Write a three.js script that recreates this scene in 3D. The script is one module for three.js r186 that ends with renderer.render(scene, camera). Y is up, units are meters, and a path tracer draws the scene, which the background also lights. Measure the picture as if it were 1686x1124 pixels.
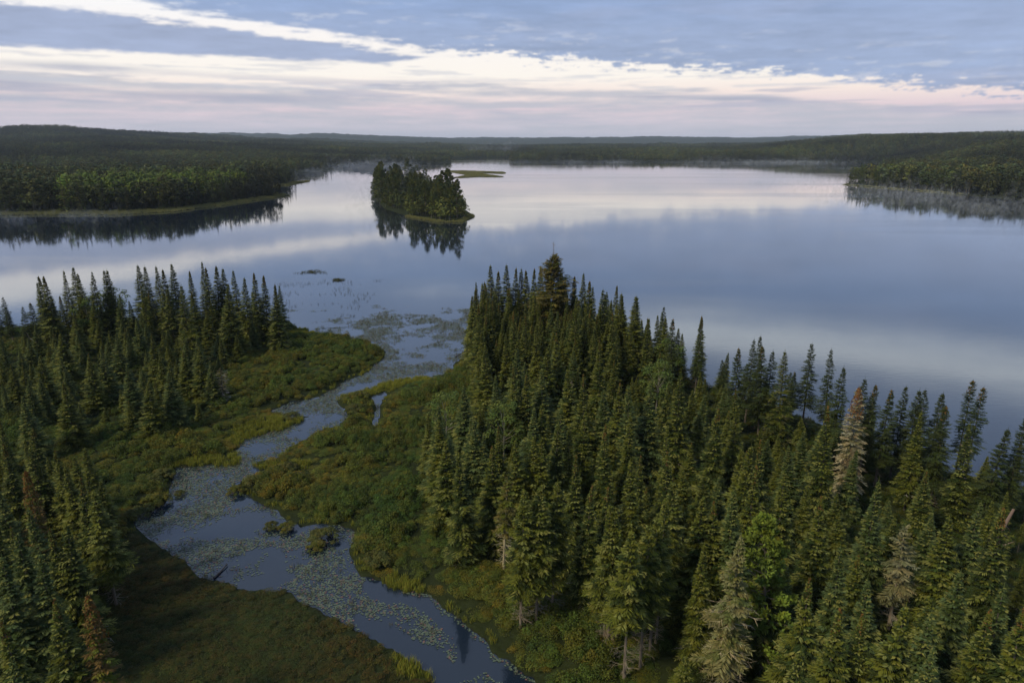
import * as THREE from 'three';
import { mergeGeometries } from 'three/addons/utils/BufferGeometryUtils.js';

// ---------- seeded random numbers and noise ----------
let seed = 20240607;
const rnd = () => { seed = (seed + 0x6D2B79F5) | 0; let t = Math.imul(seed ^ (seed >>> 15), 1 | seed); t = (t + Math.imul(t ^ (t >>> 7), 61 | t)) ^ t; return ((t ^ (t >>> 14)) >>> 0) / 4294967296; };
const R = (a, b) => a + (b - a) * rnd();
const pick = (a) => a[Math.floor(rnd() * a.length)];
const clamp = (x, a = 0, b = 1) => Math.min(b, Math.max(a, x));
const lerp = (a, b, t) => a + (b - a) * t;
const smooth = (a, b, x) => { const t = clamp((x - a) / (b - a)); return t * t * (3 - 2 * t); };
const hash = (x, y) => { let h = Math.imul(x, 374761393) + Math.imul(y, 668265263) | 0; h = Math.imul(h ^ (h >>> 13), 1274126177); return ((h ^ (h >>> 16)) >>> 0) / 4294967296; };
function noise(x, y) {                                   // value noise, -1 to 1
  const xi = Math.floor(x), yi = Math.floor(y), fx = x - xi, fy = y - yi, u = fx * fx * fx * (fx * (fx * 6 - 15) + 10), v = fy * fy * fy * (fy * (fy * 6 - 15) + 10);
  const a = hash(xi, yi), b = hash(xi + 1, yi), c = hash(xi, yi + 1), d = hash(xi + 1, yi + 1);
  return 2 * (a + (b - a) * u + (c - a) * v + (a - b - c + d) * u * v) - 1;
}
const fbm = (x, y, n = 5, gain = 0.5) => { let s = 0, a = 1, t = 0; for (let i = 0; i < n; i++) { s += a * noise(x, y); t += a; a *= gain; const q = x * 1.62 - y * 1.18 + 17.3; y = x * 1.18 + y * 1.62 - 9.1; x = q; } return s / t; };
function along(table, x) {                               // piecewise linear, flat beyond its ends
  if (x <= table[0][0]) return table[0][1];
  for (let i = 1; i < table.length; i++) if (x <= table[i][0]) return lerp(table[i - 1][1], table[i][1], (x - table[i - 1][0]) / (table[i][0] - table[i - 1][0]));
  return table[table.length - 1][1];
}

// ---------- camera: a drone forty metres above the stream mouth ----------
const scene = new THREE.Scene();
const camera = new THREE.PerspectiveCamera(53.13, 1.5, 0.5, 40000);
camera.position.set(0, 40, 0);
camera.rotation.x = -16.2 * Math.PI / 180;
const renderer = new THREE.WebGLRenderer({ antialias: true });
renderer.toneMapping = THREE.LinearToneMapping;
renderer.toneMappingExposure = 1;
renderer.shadowMap.enabled = true;

// ---------- sky: a layered deck of cloud over a clear strip at daybreak ----------
const deckEdge = [[-180, 16], [-60, 12], [-34, 9.9], [-27.5, 9.2], [-21.9, 8.55], [-13.1, 7.65], [-9, 7.15], [-5.8, 6.65], [0, 6.45], [7.4, 5.8], [12, 5.4], [20.8, 4.75], [26.9, 3.95], [35.3, 3.0], [70, 2.2], [180, 5]];
const lensLow = [[-60, 5.6], [-34.8, 5.8], [-20, 5.9], [-9.6, 5.72], [-6.2, 6.2]], lensTop = [[-60, 8.6], [-34.4, 8.6], [-29.4, 8.4], [-23.9, 8.1], [-19.9, 7.9], [-13.1, 7.15], [-9.5, 6.75], [-6.2, 6.2]];
const veilTop = [[-60, 4.6], [-35, 4.3], [-24, 3.7], [-12, 3.75], [-9, 3.95], [0, 4.0], [12, 3.85], [19, 3.2], [25, 2.4], [35.5, 1.8], [60, 1.6]];
function skyColor(az, el, dx, dy, dz, out) {
  const k = 1 / (dy + 0.045), px = dx * k, pz = dz * k;                   // where the line of sight meets the cloud layer
  const big = fbm(px * 0.55 + 3, pz * 0.8 + 11, 5), fine = fbm(px * 2.3 + 40, pz * 4.2 - 7, 5, 0.6), grain = fbm(az * 0.55 + 70, el * 4.2 + 5, 5, 0.6), long = fbm(az * 0.12 + 9, el * 2.4 - 30, 5, 0.58);
  // clear air: pink-grey at the horizon, cream above it, pale blue higher
  const e = el;
  let r = along([[0, 0.60], [1.2, 0.70], [2.6, 0.83], [3.8, 1.0], [5, 1.04], [8, 1.0], [11, 0.95], [14, 1.02], [30, 0.46], [90, 0.34]], e);
  let g = along([[0, 0.60], [1.2, 0.645], [2.6, 0.68], [3.8, 0.86], [5, 0.98], [8, 0.96], [11, 1.0], [14, 1.12], [30, 0.54], [90, 0.44]], e);
  let b = along([[0, 0.71], [1.2, 0.72], [2.6, 0.72], [3.8, 0.79], [5, 0.90], [8, 0.94], [11, 1.05], [14, 1.22], [30, 0.72], [90, 0.66]], e);
  const mix = (c, a) => { r = lerp(r, c[0], a); g = lerp(g, c[1], a); b = lerp(b, c[2], a); };
  // low veil of thin lavender cloud
  const vt = along(veilTop, az) + 0.40 + 0.55 * long + 0.12 * grain;
  mix([0.53, 0.545, 0.62], 0.85 * smooth(vt + 0.12, vt - 0.25, e) * clamp(0.70 + 1.0 * long + 0.4 * grain) * smooth(-0.5, 1.2, e));
  mix([0.46, 0.48, 0.60], 0.6 * smooth(0.16, 0.42, fbm(az * 0.09 + 51, el * 2.1 + 3, 4, 0.55)) * smooth(1.2, 2.2, e) * smooth(5.2, 4.2, e));
  mix([0.62, 0.64, 0.71], 0.55 * smooth(0.12, 0.45, fbm(az * 0.16 + 31, el * 3.4 + 77, 5, 0.6)) * smooth(3.4, 4.2, e) * smooth(7.2, 5.6, e));
  // small dark bars in the strip
  for (const [a, h, w, t] of [[16.5, 3.25, 3.2, 0.10], [19.3, 3.12, 1.8, 0.10], [11, 3.45, 3, 0.07], [33.5, 1.95, 1.8, 0.08], [-36, 3.6, 4, 0.3], [-31, 4.9, 5, 0.22], [-22, 3.2, 9, 0.25]])
    mix([0.36, 0.39, 0.52], 0.62 * Math.exp(-(((az - a) / w) ** 2)) * smooth(t * 2.2, 0, Math.abs(e - h + 0.07 * grain + 0.05 * long)));
  // the long lens of cloud on the left, then the deck
  const low = along(lensLow, az) + 0.24 * grain + 0.12 * long, top = along(lensTop, az) + 0.5 * grain + 0.3 * long, tilt = smooth(-5.4, -7.4, az);
  const lens = smooth(low - 0.05, low + 0.28, e) * smooth(top + 0.12, top - 0.25, e) * tilt;
  const shred = fbm(az * 1.1 + 20, el * 6.5 + 2, 5, 0.62), edge = along(deckEdge, az) + 0.5 * grain + 0.28 * long + 0.12 * fine + 0.95 * shred * smooth(-12, 2, az);
  let deck = smooth(edge - 0.1, edge + 0.42, e) * (1 - 0.22 * smooth(0.15, 0.55, fbm(az * 0.5 + 13, el * 3.1 - 21, 5, 0.6)) * smooth(4, 1, e - edge));
  // gaps in the deck: a soft one higher up on the right, small ones on the left, broken sky overhead
  const gap = Math.exp(-(((e - 15.2 - 0.9 * long - 0.6 * grain) / 1.7) ** 2)) * smooth(4, 15, az) * smooth(75, 50, az) * 0.95
    + 0.55 * Math.exp(-(((e - 11.9) / 0.5) ** 2) - ((az + 6) / 4.5) ** 2) * clamp(0.6 + grain) + 0.4 * Math.exp(-(((e - 10.6) / 0.45) ** 2) - ((az + 33) / 6) ** 2)
    + smooth(15, 28, e) * smooth(0.0, 0.5, big + 0.25 * fine) * 0.75;
  deck *= 1 - clamp(gap);
  const shade = 1.13 + 0.11 * big + 0.13 * fine + 0.10 * grain, pale = smooth(0.1, 0.6, fbm(az * 0.10 + 4, el * 0.5 + 8, 4)) * 0.20;
  const high = lerp(1, 0.88, smooth(8, 16, e)) * (1 - 0.16 * Math.exp(-(((e - 11) / 2.2) ** 2)));
  mix([0.312 * shade, 0.378 * shade, 0.545 * shade], 0.96 * lens);
  mix([lerp(0.295, 0.46, pale) * shade * high, lerp(0.378, 0.48, pale) * shade * lerp(1, high, 0.5), lerp(0.565, 0.62, pale) * shade], 0.96 * deck);
  out[0] = r; out[1] = g; out[2] = b;
}
{
  const W = 4096, H = 2048, data = new Float32Array(W * H * 4), c = [0, 0, 0], half = H / 2;
  for (let y = 0; y < H; y++) {
    const el = ((y + 0.5) / H - 0.5) * 180, step = y < half ? 0 : el < 22 ? 1 : 4;
    if (step === 4 && y % 4) { data.copyWithin(y * W * 4, (y - 1) * W * 4, y * W * 4); continue; }
    for (let x = 0; x < W; x++) {
      const o = (y * W + x) * 4;
      if (!step) { data[o] = 0.5; data[o + 1] = 0.5; data[o + 2] = 0.58; data[o + 3] = 1; continue; }
      let az = ((x + 0.5) / W - 0.5) * 360 + 90; if (az > 180) az -= 360;
      const wide = Math.abs(az) > 60 ? 4 : step;
      if (wide > 1 && x % wide) { for (let k = 0; k < 4; k++) data[o + k] = data[o - 4 + k]; continue; }
      const a = az * Math.PI / 180, q = el * Math.PI / 180;
      skyColor(az, el, Math.sin(a) * Math.cos(q), Math.sin(q), -Math.cos(a) * Math.cos(q), c);
      data[o] = c[0]; data[o + 1] = c[1]; data[o + 2] = c[2]; data[o + 3] = 1;
    }
  }
  const sky = new THREE.DataTexture(data, W, H, THREE.RGBAFormat, THREE.FloatType);
  sky.mapping = THREE.EquirectangularReflectionMapping; sky.magFilter = THREE.LinearFilter; sky.needsUpdate = true;
  scene.background = sky; scene.environment = sky;
}
// the sun is behind cloud: a weak, very soft light
const sun = new THREE.DirectionalLight(new THREE.Color(1, 0.86, 0.62), 3.6);
sun.position.set(-190, 215, 40); sun.target.position.set(0, 0, -90);
sun.castShadow = true; sun.shadow.radius = 20; sun.shadow.mapSize.set(4096, 4096);
Object.assign(sun.shadow.camera, { left: -220, right: 220, top: 220, bottom: -220, near: 1, far: 800 });
scene.add(sun, sun.target);
scene.fog = new THREE.FogExp2(new THREE.Color(0.70, 0.83, 1.0), 0.00005);

// ---------- layout, in metres (x to the right, z towards the viewer) ----------
const LAKE = [[-45.3,-146.4],[-50.4,-151.4],[-70.2,-156.5],[-95.1,-151.4],[-103,-148.4],[-113.4,-147.9],[-200,-165],[-420,-190],[-640,-300],[-480,-392],[-293.7,-396.2],[-225.9,-399.6],[-206.5,-417.7],[-190.1,-463.8],[-180.8,-526.8],[-174.7,-551.7],[-211,-601.2],[-231.7,-669.8],[-217.4,-689.4],[-222,-780.5],[-234.2,-743.7],[-274.7,-850.5],[-293.3,-934.1],[-269.3,-1082.7],[-369.4,-1286.7],[-274.9,-1399.4],[-154.3,-1399.4],[-129.4,-1533.6],[-159.8,-1896.4],[-109.1,-2015.4],[-13.6,-1974.1],[-5,-1780],[-14.1,-1638.2],[77.7,-1584.2],[225,-1584.2],[340.8,-1584.2],[486.7,-1584.2],[650.3,-1584.2],[792.1,-1533.6],[592.2,-1134.1],[477.9,-916.1],[406.7,-780.5],[329.3,-699.6],[338.1,-651.2],[353.7,-609],[360.9,-551.7],[371.4,-504],[520,-430],[820,-300],[900,80],[150,80],[125,0],[88,-45],[62.7,-72.9],[51.3,-81.2],[45.3,-94.3],[32.3,-112.5],[19.6,-138],[8.7,-144.2],[-7,-149.9],[-10.5,-148.5],[-33.8,-151.1]];
const STREAM = [[1.8,-30],[2,-36],[2,-43.2],[0.2,-44.6],[-2.3,-47.2],[-3.9,-50.1],[-7.5,-53.3],[-11,-55.2],[-14.7,-57.1],[-16.6,-60.1],[-17,-64],[-18.8,-66.2],[-21.5,-66.2],[-22.8,-65],[-25.2,-67.5],[-26.5,-68.2],[-26.2,-68.8],[-26.8,-69.3],[-28.9,-70.4],[-31.7,-72.2],[-34.5,-74.7],[-33.3,-76.3],[-32,-77.9],[-31.3,-79.1],[-32.5,-79.8],[-33.1,-81.9],[-31.6,-82.6],[-30.1,-86.4],[-28.5,-90.7],[-26.5,-92.7],[-25.1,-95.9],[-26.9,-100.6],[-28.5,-103.8],[-25.5,-106.6],[-24,-108.9],[-18.5,-113.9],[-12.5,-115.2],[-10.3,-125.5],[-8.1,-129.5],[-9.6,-138.6],[-10.5,-148.5],[-11,-165],[-33.8,-165],[-33.8,-151.1],[-45.3,-145.4],[-39.9,-142.4],[-30.7,-136.8],[-24.9,-130.3],[-24.7,-127.9],[-26.5,-116.5],[-28.9,-112.9],[-32,-104.3],[-35.3,-102.7],[-37.3,-98.5],[-34.6,-97.1],[-30.7,-96.8],[-31.9,-94],[-34.9,-91.1],[-38,-87.6],[-36.7,-84.1],[-35.1,-80.8],[-42.8,-79.4],[-41.9,-75.7],[-39.7,-70.5],[-41.8,-68.2],[-40.6,-65.1],[-35.6,-61.1],[-32.3,-59.1],[-30,-57.1],[-25.1,-54.9],[-20.4,-54.5],[-17.7,-52],[-13.1,-48.9],[-9,-46.7],[-6.7,-44.6],[-6.2,-43.2],[-5.2,-36],[-5,-30]];
const SIDE_POOL = [[-23.3,-105.4],[-20.7,-107.4],[-21.1,-102.7],[-20.1,-95.9],[-20,-92.4],[-20.7,-93.3],[-21.4,-100.6]];
const SMALL_POOL = [[-27.4,-78.6],[-26.4,-78.6],[-26.2,-77.3],[-27,-77.4]];
const ISLAND = [[-128.8,-650],[-107.9,-530],[-81.6,-440],[-57.56,-388],[-38.56,-363],[-27.06,-363],[-22.64,-392],[-28.46,-433],[-46.2,-520],[-72.6,-640],[-100.5,-735],[-124.4,-730]];
const ISLET = [[-103.3,-1058.7],[-65.3,-1035.7],[-45.5,-992.6],[-34.7,-934.1],[-9.7,-866],[-43.5,-866],[-70.9,-835.5],[-57.9,-916.1]];
const ISLET_BAR = [[-83.2,-1058.7],[-9.5,-1003],[-9.2,-962.5],[-71.9,-1003]];
const BOG = [[-40.6,-65.1],[-35.6,-61.1],[-32.3,-59.1],[-30,-57.1],[-25.1,-54.9],[-20.4,-54.5],[-17.7,-52],[-13.1,-48.9],[-9,-46.7],[-6.7,-44.6],[-5.8,-41.1],[-31.2,-41.1],[-34.7,-48.2],[-37.5,-55.7],[-41.2,-62.9]];
const SEDGE = [[[-39.6,-85.4],[-40.1,-91.6],[-36.9,-95.6],[-31.6,-96.1],[-31,-94.2],[-34.1,-91.1],[-37.3,-87]],[[-28.8,-104.3],[-26.7,-110.7],[-24.6,-114.8],[-16.7,-116.2],[-13.3,-113.2],[-19,-109.8],[-23.4,-106]],[[-44,-79.9],[-43.4,-81.9],[-36.5,-83.1],[-35.5,-80.4]],[[-12.1,-55.5],[-11.2,-56.4],[-8.7,-55.2],[-7.7,-53.4],[-9.1,-53.7]],[[-51.1,-142.4],[-46.8,-147.9],[-42.2,-143.9],[-45.9,-140.5]],[[-33.3,-80.4],[-29.5,-81],[-25.4,-80.4],[-26.6,-79.2],[-31.2,-78.9]],[[-10.1,-46.5],[-6.9,-45.1],[-6.1,-43.2],[-8.6,-43.2]]];
const STAND_RIGHT = [[-8.5,-127.9],[-5.5,-108.9],[-6.9,-95.6],[-9.9,-78.7],[-10.4,-67.7],[-6.6,-60.1],[0.4,-56.1],[6.3,-51.7],[11,-47.5],[11.3,-43.2],[14,-30],[16,-22],[75,-22],[82,-45],[61,-71.5],[50,-80],[44,-93],[31,-111],[18.5,-136],[3,-141.5],[-7,-142.5],[-9.5,-139]];
const STAND_LEFT = [[-101.7,-140.5],[-49.6,-143.9],[-48.8,-132],[-50.6,-122.1],[-50.6,-108.9],[-45.2,-95.6],[-46.3,-90],[-51.6,-88.6],[-58,-90.7],[-64.5,-90],[-72.1,-92.2],[-84.6,-98.1],[-106.6,-122.1],[-94.3,-125.9]];
const STAND_NEAR = [[-73.3,-81.3],[-61.8,-76.3],[-55.3,-71.1],[-47,-67.7],[-40.9,-62.3],[-37.7,-55.7],[-34.7,-48.2],[-32.5,-43.2],[-26,-32],[-27,-22],[-60,-22],[-90,-60]];
const HEROES = [
  [22.7,-122.1,12.6,'k'],[26.3,-113.5,12.7,'k'],[30,-105.1,12.8,'k'],[30.8,-88.1,12.9,'k'],[34.2,-92.9,12.7,'k'],[34.5,-88.2,12.9,'k'],[35.6,-89.1,12,'k'],[42,-91.4,12.5,'k'],
  [43.5,-88.1,12.9,'k'],[41.7,-81.5,12.6,'k'],[41,-75.2,12.9,'k'],[42.6,-75.9,12.1,'k'],[43.2,-73.3,12.5,'k'],[46.3,-75.6,12.2,'k'],[46.6,-73.5,12.5,'k'],[47.1,-72.7,12.6,'k'],
  [49.2,-73.4,12,'k'],[46.8,-68.3,12.2,'k'],[48.8,-63.1,12.3,'k'],[51.3,-63.5,12.9,'k'],[25.4,-104,12.8,'k'],[36.6,-96.5,12.2,'k'],[54.1,-75.4,12.7,'a'],[54.2,-73.8,12.3,'a'],
  [35.6,-84.6,13.5,'w'],[22.1,-68.1,11.6,'s'],[24.8,-70.2,11.3,'s'],[32.5,-64.4,13.4,'s'],[43.8,-67.9,11.8,'s'],[46.8,-64.2,11.8,'s'],[19.4,-73.9,13.7,'s'],[22.8,-56.9,13.4,'s'],
  [21.6,-57.9,12,'s'],[14.7,-59,13.6,'s'],[14.4,-56.2,12.6,'s'],[10.8,-54.1,12.9,'s'],[38.1,-70.2,13.5,'d'],[20.2,-51.6,13.1,'f'],[23.2,-52.3,12.5,'f'],[29.2,-49.2,13.1,'f'],
  [17.9,-48.8,12.9,'f'],[25.1,-49,11.5,'f'],[15.2,-49.2,11.7,'f'],[16.7,-49.3,11.2,'f'],[23.9,-42.9,11.1,'f'],[34.4,-47.1,11,'f'],[37.2,-48.8,11.5,'f'],[19.3,-38.1,12.2,'f'],
  [24.3,-39.6,10.8,'f'],[19.4,-34.7,12.4,'f'],[21.5,-34.9,11.6,'f'],[26.7,-37,11.5,'f'],[24.3,-34.1,12.8,'f'],[31.3,-37.1,12,'f'],[29.2,-35.6,11.6,'f'],[23.5,-32,12,'f'],
  [30.2,-34,12.5,'f'],[19.3,-44.5,10.9,'f'],[23,-34.5,13.1,'f'],[30.9,-40.6,10.9,'f'],[15.8,-30.9,12.6,'s'],[21.5,-57.1,12.8,'s'],[14.1,-44.5,10.8,'s'],[36.8,-44.8,12.7,'s'],
  [19.2,-43.3,13,'p'],[15.6,-41.5,13.5,'l'],[31.4,-48,9.5,'L'],[-8,-70.2,9.8,'f'],[-7,-64.4,10,'f'],[-4.1,-67.5,11.2,'f'],[-3.3,-66.3,10,'f'],[-1.8,-61.3,10.9,'f'],
  [0.5,-62.2,11.2,'f'],[3,-62.7,11.2,'f'],[-1.5,-66.7,10.3,'f'],[-4.8,-58.7,11.3,'s'],[1.9,-63.2,11.5,'s'],[4.5,-64.4,11.9,'s'],[5.9,-65.3,10.9,'s'],[5.9,-56.5,11.9,'s'],
  [6.1,-51.7,12,'s'],[9.3,-63.2,12.1,'s'],[11.9,-59.1,10.8,'s'],[12.1,-65.8,12.2,'s'],[7.9,-53.4,10.8,'s'],[12.9,-50.2,12.8,'t'],[7.5,-46.6,13.1,'t'],[8.6,-43.1,13.5,'t'],
  [10,-44.1,12.8,'t'],[11.8,-46.9,13.5,'t'],[0.7,-49,13.1,'t'],[2.1,-49.8,12.8,'t'],[3.5,-50.7,12.8,'t'],[7.8,-46.4,12.6,'t'],[11.1,-45.7,12.5,'t'],[-0.8,-57.2,9.5,'y'],
  [-4.4,-143.5,14.7,'s'],[-1.1,-141.7,15,'s'],[-2.9,-137.9,14.2,'s'],[14.6,-139.9,14,'s'],[14.1,-123.3,15,'s'],[12,-130.8,14.5,'s'],[0.5,-140.7,14.4,'s'],[2,-141.7,14.2,'s'],
  [6,-142.5,14.6,'s'],[15.8,-116.6,14.8,'s'],[19,-115.4,14.5,'s'],[21.3,-114.1,14.4,'s'],[-6.7,-120.2,14.1,'s'],[-5.2,-123.1,14.9,'s'],[3.2,-141.4,14,'s'],[4.4,-140.2,14.5,'s'],
  [10,-135.6,14.8,'s'],[7.9,-129.7,19,'e'],[-3.8,-92.5,12,'f'],[0.7,-89.3,12.4,'f'],[6.8,-97.2,11.8,'f'],[12.7,-92.7,12.1,'f'],[4.9,-94.8,10.7,'f'],[-5.9,-77.3,11.4,'f'],
  [-1.8,-82.4,10.8,'f'],[0.5,-81,12.2,'f'],[1.8,-81.6,11.1,'f'],[3.9,-82.3,11.4,'f'],[8.7,-75.9,12.5,'f'],[12.4,-74.6,12.2,'f'],[13.5,-73,12.5,'f'],[2.4,-70.6,11.4,'f'],
  [3.5,-71,11.5,'f'],[5.4,-67.9,12,'f'],[-4,-66.6,11.5,'f'],[-8.3,-71.4,11.1,'f'],[7.5,-82.6,11.3,'f'],[11.4,-76.4,10.8,'f'],[7.7,-68.7,11.3,'f'],[16.1,-74.9,12.5,'f'],
  [-8.5,-81.8,9,'b'],[-1,-78.5,8.6,'b'],[26.7,-109.2,8.5,'b'],[21.9,-96.7,8.3,'b'],[-97.5,-149.7,13.6,'s'],[-94.3,-141.4,13.8,'s'],[-91.7,-130.9,14.3,'s'],[-90.3,-130.5,14.4,'s'],
  [-87.9,-136.9,13.9,'s'],[-84.9,-135.9,14.3,'s'],[-83.9,-138.7,14.3,'s'],[-83.2,-139.1,14.2,'s'],[-81.3,-146.4,14.2,'s'],[-77.9,-143,14.3,'s'],[-77.3,-146.6,13.9,'s'],[-72,-139.1,14.2,'s'],
  [-76.1,-150.9,13.8,'s'],[-69.6,-151.3,14,'s'],[-64.1,-141.5,14.3,'s'],[-63.4,-143.3,14.2,'s'],[-62.3,-144.1,13.8,'s'],[-56.8,-137.8,14.4,'s'],[-52.6,-136.7,14.1,'s'],[-49.4,-133.2,14.1,'s'],
  [-45.1,-127.1,13.5,'s'],[-53.4,-124.5,14,'s'],[-67,-140.1,13.8,'s'],[-52.6,-131.5,14.2,'s'],[-58.4,-118.4,15,'w'],[-97,-134.3,8.4,'k'],[-96.8,-131,8.2,'k'],[-107.1,-140,8.4,'k'],
  [-101.6,-133.5,7.8,'k'],[-107.1,-137.4,8.2,'k'],[-55.4,-93,8.6,'f'],[-48.1,-89.9,8.8,'f'],[-51.8,-102.5,7.9,'f'],[-49.2,-102.2,8.8,'f'],[-82.8,-131.2,8.9,'f'],[-81.2,-123.3,8.5,'f'],
  [-62.6,-99.5,9.1,'f'],[-62.9,-96.6,9,'f'],[-49.8,-87.7,8.2,'f'],[-50.7,-95.8,8.3,'f'],[-67.3,-89.4,7.6,'f'],[-61.4,-80.1,8.8,'f'],[-59,-84.7,9,'f'],[-71.2,-97.8,8.2,'f'],
  [-68.3,-120.6,8.5,'f'],[-59.8,-108.8,8.6,'f'],[-65.8,-108.8,8.6,'f'],[-46.1,-98.9,7.6,'f'],[-74.6,-108.4,8.7,'f'],[-78.2,-136.6,8.3,'f'],[-45,-99.6,6,'D'],[-88.9,-143.5,9.4,'b'],
  [-86.6,-145.2,9.6,'b'],[-87.1,-136.2,9.7,'b'],[-49.4,-60.9,11.3,'s'],[-45.9,-59.7,11.5,'s'],[-45.5,-60.6,9.9,'s'],[-43.4,-59.7,10.2,'s'],[-41.2,-57.6,10.9,'s'],[-37.7,-53.7,11.4,'s'],
  [-39.5,-57.1,10.3,'s'],[-34.1,-46.1,11.4,'s'],[-35.1,-46,11.3,'s'],[-42.3,-53.7,12,'o'],[-37.8,-48.1,11.9,'f'],[-37.4,-45.3,11.3,'f'],[-44.4,-53.2,10.9,'f'],[-33.8,-42.1,11.1,'f'],
  [-35.4,-40.9,11.6,'f'],[-30.7,-35.1,11.2,'f'],[-28.3,-31.6,11.3,'f'],[-41.2,-47.5,10.9,'f'],[-28.2,-36,11.9,'f'],[-26.5,-36.7,12,'o'],[-35.1,-51.6,11.3,'t'],
];
const MOUNDS = [[-19.7,-62.9,1.9,1.3],[-32.7,-72.9,1.3,1],[-26,-65.2,1,0.8],[-24.1,-65,1.2,0.9],[-39.3,-72.5,0.7,0.7],[-31.2,-74.7,1.5,1.1],[-29.2,-76.6,1.6,1.1],[-28.4,-78.7,1.5,1.1],[-41.2,-70.4,1.9,1.3],[-41.5,-68,1.7,1.1],[-43.4,-76.3,1.8,1.2],[-24.8,-103.2,2.2,1.4],[-24.2,-98.1,2,1.3],[-15.1,-61.2,2,1.3],[-13.1,-58.6,1.7,1.2],[-33.3,-95.6,1.6,1],[-20.1,-61.2,1.1,0.8]];
const REEDS = [[-64.3,-217.8,5.5,4.2],[-53,-204.5,2.4,2]];
const LOG = [[-28.5,-56.3],[-28.1,-58.5]]; const FALLEN = [[-10.5,-126.7],[-7.5,-132]];
const SNAG = [42.8,-52.4]; const TANGLE = [8.5,-92.6]; const ANTLER = [-96,-130.8];

function signed(poly, x, z) {                            // distance to the outline, positive inside
  let inside = false, best = 1e18;
  for (let i = 0, j = poly.length - 1; i < poly.length; j = i++) {
    const ax = poly[j][0], az = poly[j][1], bx = poly[i][0], bz = poly[i][1];
    if ((az > z) !== (bz > z) && x < (bx - ax) * (z - az) / (bz - az) + ax) inside = !inside;
    const dx = bx - ax, dz = bz - az, t = clamp(((x - ax) * dx + (z - az) * dz) / (dx * dx + dz * dz + 1e-9)), ex = x - ax - t * dx, ez = z - az - t * dz, d = ex * ex + ez * ez;
    if (d < best) best = d;
  }
  return inside ? Math.sqrt(best) : -Math.sqrt(best);
}
const inside = (poly, x, z) => { let k = false; for (let i = 0, j = poly.length - 1; i < poly.length; j = i++) if ((poly[j][1] > z) !== (poly[i][1] > z) && x < (poly[i][0] - poly[j][0]) * (z - poly[j][1]) / (poly[i][1] - poly[j][1]) + poly[j][0]) k = !k; return k; };
function shore(x, z) {                                   // distance inland from the nearest water, negative on the water
  const d = Math.hypot(x, z), w = d < 220 ? 0.7 : clamp(d * 0.006, 0.7, 14);
  const wx = x + w * fbm(x / (w * 4) + 3, z / (w * 4), 3), wz = z + w * fbm(x / (w * 4) - 8, z / (w * 4) + 5, 3);
  let water = signed(LAKE, wx, wz);
  if (d < 260) water = Math.max(water, signed(STREAM, wx, wz), signed(SIDE_POOL, x, z), signed(SMALL_POOL, x, z));
  const island = d > 300 && d < 1300 ? Math.max(signed(ISLAND, wx, wz), signed(ISLET, x, z), signed(ISLET_BAR, x, z)) : -1e9;
  return -Math.min(water, -island);
}
function hill(x, z, inland) {
  const d = Math.hypot(x, z), az = Math.atan2(x, -z) * 180 / Math.PI, n = fbm(x / 900 + 2, z / 900, 4);
  let h = 0;
  h += 36 * smooth(-4, -38, az) * smooth(1100, 2500, d) * (1 + 0.28 * n) + 12 * fbm(x / 300, z / 300 + 9, 3) * smooth(900, 1500, d);
  h += 22 * smooth(0, -22, az) * smooth(2400, 3400, d) * (1 + 0.5 * n);
  h += 40 * smooth(15, 30, az) * smooth(650, 1500, d) * (1 + 0.15 * n) * (1 - 0.25 * smooth(36, 46, az));
  h += 16 * smooth(1700, 3200, d) * (1 + 0.6 * n);
  h += (66 + 26 * fbm(az / 7 + 31, d / 3500, 3)) * smooth(5500, 8500, d);
  return h * smooth(20, 260, inland);
}
function ground(x, z, s = shore(x, z)) {
  if (s < 0) return Math.max(-1.6, s * 0.45);
  const near = 0.06 + 0.5 * smooth(0, 5, s) + 0.7 * smooth(6, 40, s) + 0.12 * fbm(x / 3.1, z / 3.1, 3) * smooth(0, 3, s);
  return near + (s > 20 && Math.hypot(x, z) > 380 ? hill(x, z, s) : 0);
}
const FOREST_END = 3600;                                 // beyond this the canopy is part of the land's own relief

// ---------- helpers ----------
const numbers = {};
const numbered = (n) => { const k = numbers[n] = (numbers[n] ?? -1) + 1; return k ? n + '_' + String(k).padStart(3, '0') : n; };
function tag(o, label, category, group) { o.userData = { label, category }; if (group) o.userData.group = group; return o; }
const shadowed = (m) => { m.castShadow = true; m.receiveShadow = true; return m; };
class Soup {                                             // triangles with a colour each
  constructor() { this.p = []; this.c = []; }
  tri(a, b, c, col) { this.p.push(...a, ...b, ...c); for (let i = 0; i < 3; i++) this.c.push(col[0], col[1], col[2]); }
  quad(a, b, c, d, col) { this.tri(a, b, c, col); this.tri(a, c, d, col); }
  get count() { return this.p.length / 9; }
  geometry() {
    const g = new THREE.BufferGeometry();
    g.setAttribute('position', new THREE.Float32BufferAttribute(this.p, 3)); g.setAttribute('color', new THREE.Float32BufferAttribute(this.c, 3));
    g.computeVertexNormals(); return g;
  }
}
const V = { add: (a, b) => [a[0] + b[0], a[1] + b[1], a[2] + b[2]], mad: (a, b, s) => [a[0] + b[0] * s, a[1] + b[1] * s, a[2] + b[2] * s], cross: (a, b) => [a[1] * b[2] - a[2] * b[1], a[2] * b[0] - a[0] * b[2], a[0] * b[1] - a[1] * b[0]], unit: (a) => { const l = Math.hypot(...a) || 1; return [a[0] / l, a[1] / l, a[2] / l]; } };
const ball = () => { const a = R(0, 6.2832), y = R(-1, 1), s = Math.sqrt(1 - y * y); return [s * Math.cos(a), y, s * Math.sin(a)]; };
const vary = (c, k) => { const f = 1 + R(-k, k), h = R(-k, k) * 0.5; return [c[0] * f * (1 + h), c[1] * f, c[2] * f * (1 - h)]; };
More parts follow.
